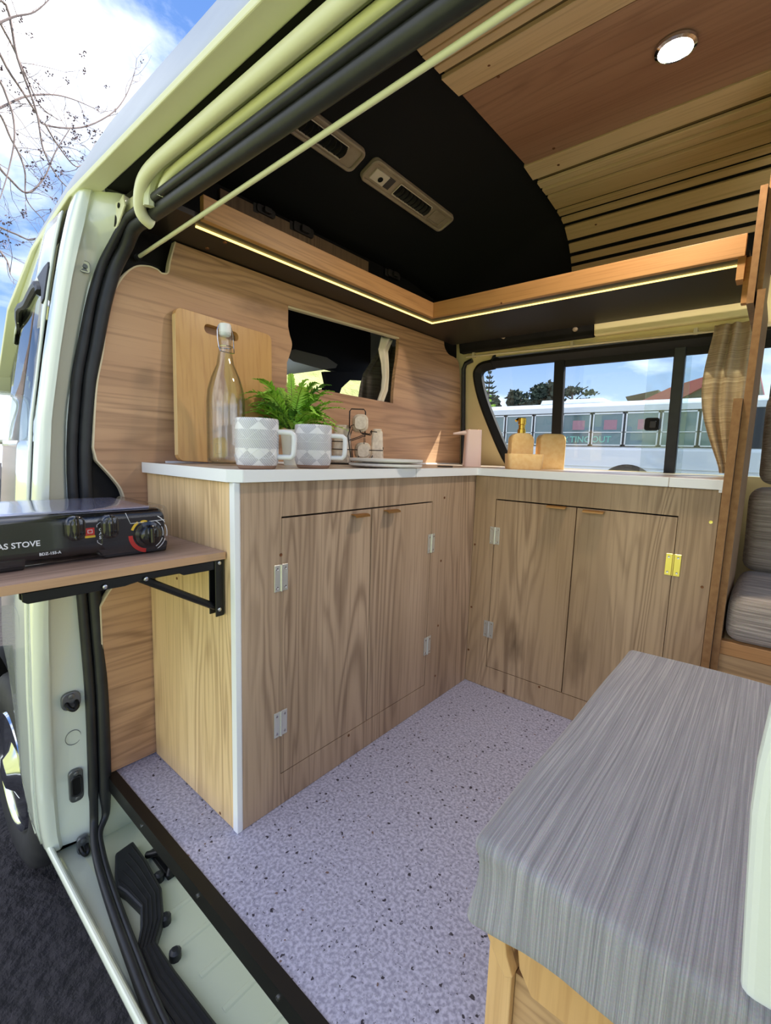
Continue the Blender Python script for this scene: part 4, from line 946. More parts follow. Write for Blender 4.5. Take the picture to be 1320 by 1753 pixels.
def wob(p, a=.004, f=9.0, s=0): return a * (math.sin(p.x * f + s) * math.cos(p.y * f * 1.3 + s * 2) + .6 * math.sin(p.z * f * 1.7 + p.x * 4 + s))
def soft(a, f, s): return lambda p: p + Vector((wob(p, a, f, s), wob(p, a, f, s + 1), wob(p, a, f, s + 2)))
o = obj('seat_cushion', rbox((.785, .992, .394), (1.9, 1.42, .520), .035, 12, soft(.003, 9, 1)), M['seat_fabric'], smooth=180); tag(o, 'thick grey seat cushion lying on the oak seat base', 'cushion')
o = obj('back_cushion', rbox((.787, 1.36, .524), (1.9, 1.50, .800), .04, 12, soft(.004, 8, 3)), M['seat_fabric'], smooth=180); tag(o, 'upright grey back cushion standing behind the seat cushion', 'cushion')
o = obj('back_cushion', rbox((.800, 1.40, .803), (1.9, 1.525, 1.10), .04, 12, soft(.004, 8, 6)), M['seat_fabric'], smooth=180); tag(o, 'upper grey cushion resting on top of the back cushion', 'cushion')
# --- foreground bench
fb = thing('storage_bench', 'wooden box bench with pine corner post in the right foreground', 'bench', (.9, .35, 0))
obj('corner_post', B().box((.618, -.002, .001), (.652, .032, .275)), M['pine'], fb, bevel=.002)
obj('front_panel', B().box((.653, .010, .001), (1.35, .024, .186)), M['oak_x'], fb)
obj('top_rail', B().prism([(.653, .275), (.662, .215), (.680, .188), (1.35, .188), (1.35, .275)], 'y', -.006, .03), M['pine'], fb, bevel=.002)
obj('corner_block', B().prism([(.622, .275), (.622, .246), (.640, .214), (.650, .204), (.660, .212), (.650, .236), (.644, .275)], 'y', -.020, -.003), M['pine'], fb, bevel=.002)
obj('side_panel', B().box((.618, .034, .001), (.632, .72, .275)), M['oak'], fb)
obj('lid', B().box((.614, -.002, .277), (1.35, .73, .290)), M['pine'], fb)
def cov(p):
    q = p.copy(); d = (.40 - p.z) / .11
    if p.z < .385:
        f = max(0, min(1, d)); q.y -= .006 * f * (1 if p.y < .3 else 0); q.x -= .006 * f * (1 if p.x < .7 else 0)
        q.y += .004 * math.sin(p.x * 38) * f
        if p.z < .31: q.z += .006 * math.sin(p.x * 17 + 1)
        # pulled-in middle and flared hem at the corner
        if p.x < .66: q.x += .008 * math.sin(f * PI) ; q.y += .008 * math.sin(f * PI)
    else: q.z += .0025 * math.sin(p.x * 13 + p.y * 5) + .002 * math.sin(p.y * 16)
    return q
o = obj('bench_cushion', rbox((.608, -.052, .291), (1.32, .742, .402), .014, 36, cov), M['bench_fabric'], smooth=180)
tag(o, 'large grey striped bench cushion in the right foreground', 'cushion')
# --- folding outside table with brackets
ft = thing('folding_table', 'oak folding shelf held out of the doorway on black brackets', 'table', (-.2, -.2, .634))
tt = obj('table_top', B().box((-.415, -.56, .6342), (-.032, -.0035, .650)), M['table'], ft)
obj('raw_edge', B().box((-.0318, -.56, .6345), (-.0305, -.0035, .6497)), wood('table_edge', srgb(196, 158, 122), srgb(176, 138, 104), srgb(150, 112, 82), 'y', knots=False, wave=.1), tt)
for i, xb_ in enumerate((-.052, -.395)):
    s = -1
    br = B()
    br.box((xb_ - .014, -.006, .508), (xb_ + .014, -.0035, .633))                      # wall plate
    br.box((xb_ + .0115, -.024, .508), (xb_ + .014, -.006, .633)); br.box((xb_ - .014, -.024, .508), (xb_ - .0115, -.006, .633))
    o = obj('bracket', br, M['metal_black'], ft, bevel=.0015, seg=1)
    a = B().box((xb_ - .010, -.352, .6305), (xb_ + .010, -.014, .6335)); a.prism([(-.352, .631), (-.352, .617), (-.345, .612), (-.20, .612), (-.165, .618), (-.10, .618), (-.09, .612), (-.012, .612), (-.012, .631)], 'x', xb_ + .0075, xb_ + .0105)
    a.prism([(-.352, .631), (-.352, .617), (-.345, .612), (-.012, .612), (-.012, .631)], 'x', xb_ - .0105, xb_ - .0075)
    obj('bracket_arm', a, M['metal_black'], o, bevel=.001, seg=1)
    obj('bracket_strut', B().tube([(xb_, -.018, .527), (xb_, -.170, .619)], .0075, 8), M['metal_black'], o, smooth=1)
    for y_, z_ in ((-.015, .626), (-.016, .524), (-.165, .620), (-.235, .619)):
        obj('rivet', B().lathe([(.0045, 0), (.004, .0022), (.0015, .003)], (xb_ + .0142, y_, z_), 10, 'x'), M['screw_steel'], o)
# --- portable stove
gx = -.118
gs = thing('gas_stove', 'black portable gas stove in clear wrap on the folding shelf', 'stove', (-.25, -.27, .6502))
def stovefn(p):
    q = p.copy()
    if p.x > -.2 and p.y < -.15 and p.y > -.30 and p.z < .675: q.z += .0
    return q
obj('body', rbox((gx - .235, -.435, .662), (gx, -.088, .742), .016, 14), M['stove_black'], gs, smooth=180)
b = B(); 
for (y0, y1_) in ((-.205, -.088), (-.435, -.33)): b.prism([(y0, .6503), (y1_, .6503), (y1_ + .004, .672), (y0 - .015, .672)], 'x', gx - .05, gx - .002)
for (y0, y1_) in ((-.205, -.088), (-.435, -.33)): b.prism([(y0, .6503), (y1_, .6503), (y1_ + .004, .672), (y0 - .015, .672)], 'x', gx - .225, gx - .18)
obj('foot', b, M['stove_black'], gs, bevel=.003)
obj('lid', B().box((gx - .228, -.43, .742), (gx - .012, -.115, .7465)), M['film'], gs, bevel=.002)
obj('control_bezel', B().prism([(y, z) for y, z in rrect(.118, .070, .014, 4, -.152, .702)], 'x', gx - .004, gx + .0025), M['stove_black'], gs, bevel=.001)
dk = at(252, 914, x=gx)
kn = obj('dial', B().lathe([(.027, .0), (.026, .006), (.020, .0075), (.019, .016), (.016, .018), (0, .018)], (gx + .002, dk.y, dk.z), 28, 'x'), M['stove_black'], gs, smooth=35)
b = B().box((gx + .018, dk.y - .004, dk.z - .017), (gx + .027, dk.y + .004, dk.z + .017)); obj('dial_grip', b, M['stove_black'], kn, bevel=.003)
def arc(r0, r1, a0, a1, m_, name, par):
    b = B(); n = 10
    for i in range(n + 1):
        t = math.radians(a0 + (a1 - a0) * i / n)
        for r in (r0, r1): b.v.append(Vector((gx + .0030, dk.y + r * math.cos(t), dk.z + r * math.sin(t))))
    for i in range(n): b.f.append((2 * i, 2 * i + 1, 2 * i + 3, 2 * i + 2))
    return obj(name, b, M[m_], par)
arc(.029, .037, 180, 262, 'label_red', 'red_mark', gs); arc(.030, .0315, -60, -20, 'label_white', 'dial_mark', gs); arc(.036, .0375, -60, -20, 'label_white', 'dial_mark', gs)
arc(.030, .0315, -12, 25, 'label_white', 'dial_mark', gs); arc(.038, .0395, -12, 25, 'label_white', 'dial_mark', gs); arc(.030, .0315, 32, 60, 'label_white', 'dial_mark', gs); arc(.040, .0415, 32, 60, 'label_white', 'dial_mark', gs)
arc(.029, .034, 125, 160, 'label_yellow', 'dial_mark', gs)
p = at(246, 893, x=gx + .003); obj('badge', B().lathe([(.007, 0), (.007, .0008), (0, .0008)], (gx + .0035, p.y, p.z + .0), 16, 'x', 1, .45), M['label_yellow'], gs)
b = B().tube([(gx + .004, at(214, 893, x=gx).y, .737), (gx + .004, at(222, 896, x=gx).y, at(222, 896, x=gx).z), (gx + .004, at(280, 889, x=gx).y, at(280, 889, x=gx).z)], .0006, 4); obj('outline_mark', b, M['label_white'], gs)
p = at(154, 911, x=gx + .001)
lb = obj('warning_label', B().box((gx, p.y - .0075, p.z - .006), (gx + .0016, p.y + .0075, p.z + .008)), M['label_red'], gs)
obj('label_window', B().box((gx + .0016, p.y - .004, p.z - .002), (gx + .0019, p.y + .004, p.z + .0045)), M['label_white'], lb)
obj('label_core', B().box((gx + .0019, p.y - .003, p.z - .001), (gx + .0022, p.y + .003, p.z + .0035)), M['label_red'], lb)
obj('caution_strip', B().box((gx + .0005, p.y - .0085, p.z - .0105), (gx + .0016, p.y + .0085, p.z - .0065)), M['label_yellow'], gs)
pg = at(172, 913, x=gx)
for k, ch in enumerate('GAS'):
    m_ = Matrix(((0, 0, 1, gx + .0016), (1, 0, 0, pg.y - .0030), (0, 1, 0, pg.z + .0045 - k * .0075), (0, 0, 0, 1))); text_mesh(ch, .0085, M['label_white'], gs, m_)
b = B(); 
for sgn in (1, -1):
    zc = pg.z + sgn * .0165; b.tube([(gx + .0014, pg.y - .006, zc - sgn * .004), (gx + .0014, pg.y - .006, zc), (gx + .0014, pg.y, zc + sgn * .005), (gx + .0014, pg.y + .006, zc), (gx + .0014, pg.y + .006, zc - sgn * .004)], .0005, 4)
obj('arrow_mark', b, M['label_white'], gs)
for px, py, w in ((128, 905, .016), (187, 902, .015)):
    p = at(px, py, x=gx + .005)
    obj('lever_housing', rbox((gx - .006, p.y - w, p.z - .022), (gx + .016, p.y + w, p.z + .024), .014, 8), M['stove_black'], gs, smooth=180)
p = at(-42, 940, x=gx + .001)
p2 = at(69, 934, x=gx + .001)
def face_text(s, size, pxr, pyb, m_='label_white'):
    """text whose right end stands at a point of the stove's front"""
    e = at(pxr, pyb, x=gx + .001)
    o = text_mesh(s, size, M[m_], gs, Matrix(((0, 0, 1, gx + .0012), (1, 0, 0, 0), (0, 1, 0, 0), (0, 0, 0, 1))))
    ys = [v.co.y for v in o.data.vertices]; dy = e.y - (max(ys) + wloc(gs).y)
    for v in o.data.vertices: v.co.y += dy; v.co.z += e.z
    return o
face_text('GAS STOVE', .0135, 69, 934); face_text('BDZ-155-A', .0068, 105, 947)
b = rbox((gx - .240, -.439, .657), (gx + .014, -.083, .7485), .018, 10, lambda p: p + Vector((0, 0, .0012 * math.sin(p.y * 60) if p.z > .74 else 0)))
obj('clear_wrap', b, M['cellophane'], gs, smooth=180)
# ================================================================== THINGS ON THE WORKTOP
TZ = .8247
def base(px, t, z=TZ):
    d = cW + cR * ((px - 660) / 790.1) - cU * ((798 - 876.5) / 790.1); p = CAM + d * t; return Vector((p.x, p.y, z))
# cutting board leaning on the bulkhead
bm_ = Matrix.Translation((-.386, .212, TZ + .0004)) @ Matrix.Rotation(math.radians(-2.2), 4, 'X') @ Matrix.Rotation(math.radians(-3.9), 4, 'Y')
cbd = thing('cutting_board', 'large bamboo cutting board with a slot handle leaning on the panel', 'cutting board', (-.386, .212, TZ))
w, h = .302, .402
ob_ = [(p[0], p[1] + h / 2) for p in rrect(w, h, .018, 5)]; ih = [(p[0] - .018, p[1] + h - .035) for p in rrect(.105, .026, .0125, 5)]
b = ring(ob_, ih, 0, .018); b.v = [bm_ @ v for v in b.v]; obj('board', b, M['bamboo'], cbd, bevel=.0015)
es = B(); es.prism([(-w / 2 - .0006, .016), (-w / 2 - .0006, h - .018), (-w / 2 + .0004, h - .018), (-w / 2 + .0004, .016)], 'x', .0005, .0175); es.v = [bm_ @ v for v in es.v]; obj('side_edge', es, M['bamboo_edge'], cbd)
# swing-top bottle
c = base(388, 1.215)
gb = thing('glass_bottle', 'tall clear glass swing-top bottle in front of the cutting board', 'bottle', c)
pf = [(.002, .004), (.038, .004), (.0465, .008), (.0475, .02), (.0475, .16), (.045, .19), (.036, .222), (.022, .255), (.0165, .285), (.0150, .305), (.0165, .318), (.0175, .322), (.0175, .330), (.0155, .334)]
inner = [(r - .003, z) for r, z in pf[::-1] if r > .01] 
obj('bottle', B().lathe(pf, c, 36), M['bottle'], gb, smooth=60)
obj('inner_wall', B().lathe([(max(r - .003, .001), z + .003) for r, z in pf[:-1]], c, 36), M['bottle'], gb, smooth=60)
obj('stopper', B().lathe([(.010, .326), (.0148, .330), (.0152, .336), (.0152, .352), (.0135, .356), (0, .356)], c, 24), M['white_edge'], gb, smooth=50)
obj('wire_bail', B().tube([c + Vector(v) for v in ((.0, -.0175, .350), (.0, -.0215, .338), (.002, -.022, .318), (.006, -.021, .296), (.010, -.019, .286))], .0011, 6)
    .tube([c + Vector(v) for v in ((.0, .0175, .350), (.0, .0225, .336), (.002, .0225, .316), (.006, .021, .296), (.010, .019, .286))], .0011, 6)
    .tube([c + Vector((.0188 * math.cos(t * PI / 8), .0188 * math.sin(t * PI / 8), .300)) for t in range(16)], .0011, 6, closed=True)
    .tube([c + Vector((.010, -.019, .286)), c + Vector((.019, 0, .283)), c + Vector((.010, .019, .286))], .0011, 6), M['chrome'], gb)
obj('embossing', B().tube([c + Vector(((.0478) * math.cos(t), (.0478) * math.sin(t), z)) for t, z in ((-1.1, .03), (-1.1, .055), (-.8, .055), (-.8, .03))], .0010, 5, closed=True), M['bottle'], gb)
# mugs
def mug(c, label, ang, R=.0475, H=.108):
    m = thing('mug', label, 'mug', c, 'white patterned mugs')
    mp = M['mug_relief']
    pr = [(0, .006), (R * .86, .006), (R * .94, .010), (R * .965, .016), (R, .020), (R * 1.01, H - .008), (R * 1.0, H - .002), (R * .965, H), (R * .93, H - .003), (R * .92, .014), (0, .012)]
    obj('cup', B().lathe(pr, c, 48), mp, m, smooth=50)
    obj('foot', B().lathe([(0, 0), (R * .80, 0), (R * .86, .002), (R * .92, .0095), (0, .0095)], c, 40), M['clay'], m, smooth=50)
    # raised zigzag lines round the cup
    rl = B()
    for zlo, zhi in ((.026, .046), (.066, .086)):
        n = 12
        for k in range(n):
            t0, t1 = 2 * PI * k / n, 2 * PI * (k + 1) / n
            seg = []
            for s in range(7):
                u = s / 6; t = t0 + (t1 - t0) * u; z = zlo + (zhi - zlo) * (u if k % 2 == 0 else 1 - u); seg.append(c + Vector((R * 1.008 * math.cos(t), R * 1.008 * math.sin(t), z)))
            rl.tube(seg, .0005, 4)
    for z in (.025, .046, .066, .087): rl.tube([c + Vector((R * 1.008 * math.cos(t * PI / 24), R * 1.008 * math.sin(t * PI / 24), z)) for t in range(48)], .0004, 4, closed=True)
    obj('relief_lines', rl, M['ceramic'], m)
    hd = Vector((math.cos(ang), math.sin(ang), 0))
    path = [c + hd * (R * a) + Vector((0, 0, z)) for a, z in ((.96, .084), (1.25, .084), (1.62, .083), (1.74, .078), (1.76, .066), (1.74, .045), (1.72, .034), (1.60, .028), (1.25, .028), (.96, .028))]
    obj('handle', B().tube(path, .0062, 10), M['ceramic'], m, smooth=1)
    return m
m = mat('mug_glaze', srgb(218, 218, 222), .28, coat=.25); t_ = m.node_tree; N = t_.nodes.new; K = t_.links.new
tc = N('ShaderNodeTexCoord'); sp = N('ShaderNodeSeparateXYZ'); K(tc.outputs['Object'], sp.inputs[0])
at2 = N('ShaderNodeMath'); at2.operation = 'ARCTAN2'; K(sp.outputs['Y'], at2.inputs[0]); K(sp.outputs['X'], at2.inputs[1])
us = N('ShaderNodeMath'); us.operation = 'MULTIPLY'; us.inputs[1].default_value = 12 / (2 * PI); K(at2.outputs[0], us.inputs[0])
vs = N('ShaderNodeMath'); vs.operation = 'MULTIPLY'; vs.inputs[1].default_value = 48; K(sp.outputs['Z'], vs.inputs[0])
pu = N('ShaderNodeMath'); pu.operation = 'PINGPONG'; pu.inputs[1].default_value = 1; K(us.outputs[0], pu.inputs[0])
pv = N('ShaderNodeMath'); pv.operation = 'PINGPONG'; pv.inputs[1].default_value = 1; K(vs.outputs[0], pv.inputs[0])
g0 = N('ShaderNodeMath'); g0.operation = 'GREATER_THAN'; K(pu.outputs[0], g0.inputs[0]); K(pv.outputs[0], g0.inputs[1])
md = N('ShaderNodeMath'); md.operation = 'PINGPONG'; md.inputs[1].default_value = 2; av = N('ShaderNodeMath'); av.operation = 'ADD'; av.inputs[1].default_value = .8; K(vs.outputs[0], av.inputs[0]); K(av.outputs[0], md.inputs[0])
g1 = N('ShaderNodeMath'); g1.operation = 'GREATER_THAN'; g1.inputs[1].default_value = 1; K(md.outputs[0], g1.inputs[0])
gt = N('ShaderNodeMath'); gt.operation = 'MULTIPLY'; K(g0.outputs[0], gt.inputs[0]); K(g1.outputs[0], gt.inputs[1])
mxm = N('ShaderNodeMixRGB'); mxm.inputs['Color1'].default_value = srgb(214, 214, 219); mxm.inputs['Color2'].default_value = srgb(230, 230, 233); K(gt.outputs[0], mxm.inputs['Fac'])
wv = N('ShaderNodeTexWave'); wv.inputs['Scale'].default_value = 95; wv.bands_direction = 'DIAGONAL'; K(tc.outputs['Object'], wv.inputs['Vector'])
mx2 = N('ShaderNodeMixRGB'); mx2.blend_type = 'MULTIPLY'; K(mxm.outputs[0], mx2.inputs['Color1']); mx2.inputs['Color2'].default_value = srgb(212, 212, 216)
inv = N('ShaderNodeMath'); inv.operation = 'SUBTRACT'; inv.inputs[0].default_value = 1; K(gt.outputs[0], inv.inputs[1])
mw = N('ShaderNodeMath'); mw.operation = 'MULTIPLY'; K(inv.outputs[0], mw.inputs[0]); K(wv.outputs['Fac'], mw.inputs[1]); K(mw.outputs[0], mx2.inputs['Fac'])
K(mx2.outputs[0], m.node_tree.nodes['Principled BSDF'].inputs['Base Color'])
bpn = N('ShaderNodeBump'); bpn.inputs['Strength'].default_value = .35; bpn.inputs['Distance'].default_value = .001; K(mw.outputs[0], bpn.inputs['Height']); K(bpn.outputs['Normal'], m.node_tree.nodes['Principled BSDF'].inputs['Normal'])
M['mug_relief'] = m
mug(base(440, 1.05), 'white patterned mug nearest the worktop corner, beside the bottle', math.radians(42), .0478, .112)
mug(base(536, 1.20), 'white patterned mug between the first mug and the plates', math.radians(38), .0470, .110)
# fern in a white pot
pc_ = base(500, 1.40)
fp = thing('potted_fern', 'bright green fern in a small white pot behind the mugs', 'plant', pc_)
obj('pot', B().lathe([(0, 0), (.024, 0), (.028, .03), (.034, .095), (.036, .105), (.033, .105), (.031, .09), (0, .088)], pc_, 32), M['pot'], fp, smooth=50)
obj('soil', B().lathe([(0, .094), (.0315, .094), (.031, .086)], pc_, 24), M['soil'], fp)
rng = random.Random(3)
def frond(az, reach, rise, droop, m_='leaf', wmax=.030, side=0):
    hd = Vector((math.cos(az), math.sin(az), 0)); n = 34; pts = []
    for i in range(n + 1):
        u = i / n; pts.append(pc_ + Vector((0, 0, .10)) + hd * (reach * u) + Vector((0, 0, rise * math.sin(min(1, u * 1.1) * PI / 2) - droop * u * u)))
    st = B().tube(pts, [.0011 * (1 - .7 * i / n) for i in range(n + 1)], 5)
    f = obj('frond', st, M['stem'], fp)
    lf = B()
    for i in range(4, n + 1):
        u = i / n; L_ = wmax * (math.sin(min(1, (u - .1) * 1.35) * PI) * .75 + .30) * (1 if u < .93 else .6) * rng.uniform(.8, 1.15)
        d = (pts[i] - pts[i - 1]).normalized(); s_ = d.cross(Vector((0, 0, 1)));
        if s_.length < .2: s_ = Vector((math.sin(az), -math.cos(az), 0))
        s_.normalize(); upv = s_.cross(d).normalized()
        for sg in (-1, 1):
            dirv = (s_ * sg * .86 + d * .5 + upv * rng.uniform(-.25, .25)).normalized(); wv_ = d * .0036
            A = pts[i]; tip = A + dirv * L_; m1_ = A + dirv * L_ * .35; m2_ = A + dirv * L_ * .7
            k = upv * .0018
            lf.add([A - wv_ * .6, m1_ - wv_ - k, m2_ - wv_ * .7, tip, m2_ + wv_ * .7, m1_ + wv_ - k, A + wv_ * .6, m1_ + k * .6], [(0, 1, 7), (1, 2, 7), (2, 3, 4), (2, 4, 7), (4, 5, 7), (5, 6, 7), (6, 0, 7)])
    obj('leaflets', lf, M[m_], f, kind='stuff')
right_ = math.atan2(cR.y, cR.x)
for i in range(60):
    a = right_ + rng.choice([0, PI]) + rng.uniform(-1.2, 1.2); frond(a, rng.uniform(.07, .160), rng.uniform(.04, .15), rng.uniform(.0, .05), rng.choice(['leaf', 'leaf', 'leaf', 'leaf_dark']), rng.uniform(.022, .034))
frond(right_ + .1, .165, .045, .035, 'leaf', .030); frond(right_ + .5, .13, .13, .0, 'leaf', .030); frond(right_ - .2, .12, .12, .01, 'leaf', .026)
frond(right_ + 1.9, .05, .175, .0, 'leaf', .017); frond(right_ + 2.9, .15, .07, .02, 'leaf', .028); frond(right_ - 2.9, .14, .05, .05, 'leaf_dark', .026); frond(right_ + .9, .06, .16, 0, 'leaf', .02)
for dx, dz in ((-.035, .17), (-.02, .19), (-.05, .16)):
    q = pc_ + cR * dx; s_ = B().tube([pc_ + Vector((0, 0, .1)), q + Vector((0, 0, dz - .02)), q + Vector((0, 0, dz))], .001, 5); f = obj('sprig', s_, M['stem'], fp)
    l_ = B()
    for k in range(4):
        a = k * 1.57 + dx * 40; cc = q + Vector((math.cos(a) * .010, math.sin(a) * .010, dz + (k % 2) * .006)); l_.lathe([(.0, -.001), (.009, 0), (0, .001)], cc, 8)
    obj('round_leaves', l_, M['leaf_dark'], f)
# wire rack with speckled jars
rc = base(613, 1.66)
rk = thing('wire_rack', 'black wire rack holding speckled jars, behind the plates', 'rack', rc)
rx = Vector((cR.x, cR.y, 0)).normalized(); ry = Vector((-rx.y, rx.x, 0))   # rack across the view, depth away
def rp_(a, d, z): return rc + rx * a + ry * d + Vector((0, 0, z))
wr_ = B()
for d in (-.045, .045):
    wr_.tube([rp_(-.095, d, .004), rp_(-.095, d, .075), rp_(-.090, d, .08), rp_(-.05, d, .08)], .0016, 6)
    wr_.tube([rp_(-.09, d, .053), rp_(.088, d, .053), rp_(.088, d, .064)], .0016, 6)
    wr_.tube([rp_(-.02, d, .004), rp_(-.035, d, .10), rp_(-.025, d, .135), rp_(-.005, d, .142), rp_(.010, d, .112), rp_(.040, d, .108), rp_(.048, d, .122)], .0018, 6)
    wr_.tube([rp_(-.03, d, .085), rp_(.02, d, .105), rp_(.022, d, .07)], .0016, 6)
    wr_.tube([rp_(.0, d, .045), rp_(.005, d, .018), rp_(.045, d, .014), rp_(.052, d, .035)], .0018, 6)
    wr_.tube([rp_(.042, d, .118), rp_(.066, d, .116)], .0016, 6)
    wr_.tube([rp_(-.095, d, .003), rp_(.085, d, .003)], .0018, 6)
wr_.tube([rp_(-.034, .0, .10), rp_(-.034, .0, .188), rp_(-.028, .0, .196), rp_(.016, .0, .196), rp_(.022, .0, .188), rp_(.022, .0, .10)], .0022, 8)
for a in (-.095, .085): wr_.tube([rp_(a, -.045, .003), rp_(a, .045, .003)], .0018, 6)
obj('wire_frame', wr_, M['wire'], rk)
def jar_up(a, d, h, wb_, wt_, label):
    c = rp_(a, d, .006); j = thing('jar', label, 'jar', c)
    b = B(); lv = [(0, wb_ * .92), (.006, wb_), (h * .5, (wb_ + wt_) / 2), (h - .006, wt_), (h, wt_ * .9)]
    n = 0
    for z, w_ in lv:
        for x_, y_ in rrect(w_, w_, w_ * .22, 4): b.v.append(c + rx * x_ + ry * y_ + Vector((0, 0, z)))
    m_ = len(b.v) // len(lv)
    for i in range(len(lv) - 1):
        for k in range(m_): q = (k + 1) % m_; b.f.append((i * m_ + k, i * m_ + q, i * m_ + m_ + q, i * m_ + m_ + k))
    b.f.append(tuple(range(m_))[::-1]); b.f.append(tuple(range((len(lv) - 1) * m_, len(lv) * m_)))
    obj('body', b, M['speckle'], j, smooth=50); obj('lid', B().prism([(0, 0)] and [(c.x + (rx * x_ + ry * y_).x, c.y + (rx * x_ + ry * y_).y) for x_, y_ in rrect(wt_ * .8, wt_ * .8, wt_ * .2, 4)], 'z', c.z + h, c.z + h + .008), M['speckle'], j, bevel=.002)
def jar_lying(a, z, r, label):
    c = rp_(a, .0, z); j = thing('jar', label, 'jar', c)
    b = B(); lid = B(); 
    for bb, d0, d1, k in ((b, -.038, .040, 1), (lid, -.052, -.037, .80)):
        sec = rrect(2 * r * k, 2.3 * r * k, r * k * .75, 5); m_ = len(sec)
        for d, kk in ((d0, .9), (d0 + .004, 1), (d1 - .004, 1), (d1, .9)):
            for x_, z_ in sec: bb.v.append(rp_(a + x_ * kk + (d - d0) * -.15, d, z + z_ * kk + (d - d0) * .0))
        for i in range(3):
            for q in range(m_): s_ = (q + 1) % m_; bb.f.append((i * m_ + q, i * m_ + s_, i * m_ + m_ + s_, i * m_ + m_ + q))
        bb.f.append(tuple(range(m_))[::-1]); bb.f.append(tuple(range(3 * m_, 4 * m_)))
    obj('body', b, M['speckle'], j, smooth=50); obj('lid', lid, M['speckle'], j, smooth=50)
jar_up(-.060, .0, .125, .074, .056, 'speckled cream jar standing on the left of the wire rack')
jar_up(.066, .006, .115, .050, .038, 'speckled cream jar standing on the right of the wire rack')
jar_lying(.008, .146, .0265, 'speckled cream jar lying on top of the wire rack')
jar_lying(.020, .050, .0255, 'speckled cream jar lying at the bottom of the wire rack')
# plates
pb = base(660, 1.43)
for k in range(2):
    c = pb + Vector((0.001 * k, .001 * k, k * .0138))
    p_ = obj('plate', B().lathe([(0, .0), (.070, 0), (.078, .0015), (.108, .0035), (.1135, .007), (.1138, .0125), (.1120, .0135), (.1085, .0125), (.104, .0055), (.075, .0042), (0, .0042)], c - c, 56), M['plate'], at=c, smooth=50)
    tag(p_, 'flat pale grey plate, ' + ('the lower one touching the worktop' if k == 0 else 'the upper one of the stack of two'), 'plate', 'stacked plates')
# dark lighter-like catch
c = base(762, 1.72); o = obj('drain_catch', B().prism([(c.x + (rx * x_ + ry * y_).x, c.y + (rx * x_ + ry * y_).y) for x_, y_ in rrect(.056, .03, .006, 3)], 'z', TZ, TZ + .004), M['metal_black'], bevel=.001)
o.name = 'flat_catch'; tag(o, 'small flat black catch lying near the worktop corner', 'catch')
# blush dispenser
c = base(807, 1.96)
ds = thing('foam_dispenser', 'blush pink dispenser with a pointed spout near the bulkhead corner', 'soap dispenser', c)
def pr2(x_, y_): v = rx * x_ + ry * y_; return (c.x + v.x, c.y + v.y)
b = B(); lv = [(0, 1.0), (.004, 1.03), (.05, 1.0), (.128, .95), (.150, .93), (.153, .9)]
sec = rrect(.070, .062, .016, 5); m_ = len(sec)
for z, k in lv:
    for x_, y_ in sec: q = pr2(x_ * k, y_ * k); b.v.append(Vector((q[0], q[1], c.z + z)))
for i in range(len(lv) - 1):
    for k in range(m_): q = (k + 1) % m_; b.f.append((i * m_ + k, i * m_ + q, i * m_ + m_ + q, i * m_ + m_ + k))
b.f.append(tuple(range(m_))[::-1]); b.f.append(tuple(range((len(lv) - 1) * m_, len(lv) * m_)))
obj('body', b, M['blush'], ds, smooth=50)
b = B(); sp_ = [(.0, .045, .034, .020), (-.035, .038, .032, .017), (-.060, .026, .029, .012), (-.078, .016, .027, .008)]
for x_, w_, z_, h_ in sp_:
    for yy, zz in rrect(w_, h_, h_ * .45, 3): q = pr2(x_ - .005, yy); b.v.append(Vector((q[0], q[1], c.z + .108 + z_ + zz - (.008 if h_ > .018 else 0))))
m_ = len(b.v) // 4
for i in range(3):
    for k in range(m_): q = (k + 1) % m_; b.f.append((i * m_ + k, i * m_ + q, i * m_ + m_ + q, i * m_ + m_ + k))
b.f.append(tuple(range(m_))[::-1]); b.f.append(tuple(range(3 * m_, 4 * m_)))
obj('spout', b, M['blush'], ds, smooth=50)
for x_ in (-.018, .02): q = pr2(x_, 0); obj('button', B().lathe([(.006, 0), (.005, .003), (0, .003)], (q[0], q[1], c.z + .153), 12), M['gold'], ds)
# honey-coloured soap set
def slab(c, w_, d_, h_, r_, m2, parent, name, z0=0, top=0, soft_=.004):
    b = B(); sec = rrect(w_, h_, r_, 8); 
    # round-topped slab: profile in the view plane, extruded in depth
    pts = [(x_, (z_ + h_ / 2)) for x_, z_ in sec]
    m_ = len(pts)
    for d, k in ((-d_ / 2, .96), (-d_ / 2 + soft_, 1), (d_ / 2 - soft_, 1), (d_ / 2, .96)):
        for x_, z_ in pts:
            v = rx * x_ * k + ry * d; b.v.append(Vector((c.x + v.x, c.y + v.y, c.z + z0 + (z_ if z_ > h_ * .5 else max(z_, 0)) * k)))
    for i in range(3):
        for k in range(m_): q = (k + 1) % m_; b.f.append((i * m_ + k, i * m_ + q, i * m_ + m_ + q, i * m_ + m_ + k))
    b.f.append(tuple(range(m_))[::-1]); b.f.append(tuple(range(3 * m_, 4 * m_)))
    return obj(name, b, M[m2], parent, smooth=50)
def arch(w_, h_, r_):
    o = [(-w_ / 2, 0), (w_ / 2, 0)]
    for i in range(8): t = PI / 2 * i / 7; o.append((w_ / 2 - r_ + r_ * math.cos(t), h_ - r_ + r_ * math.sin(t)))
    for i in range(8): t = PI / 2 + PI / 2 * i / 7; o.append((-w_ / 2 + r_ + r_ * math.cos(t), h_ - r_ + r_ * math.sin(t)))
    return o
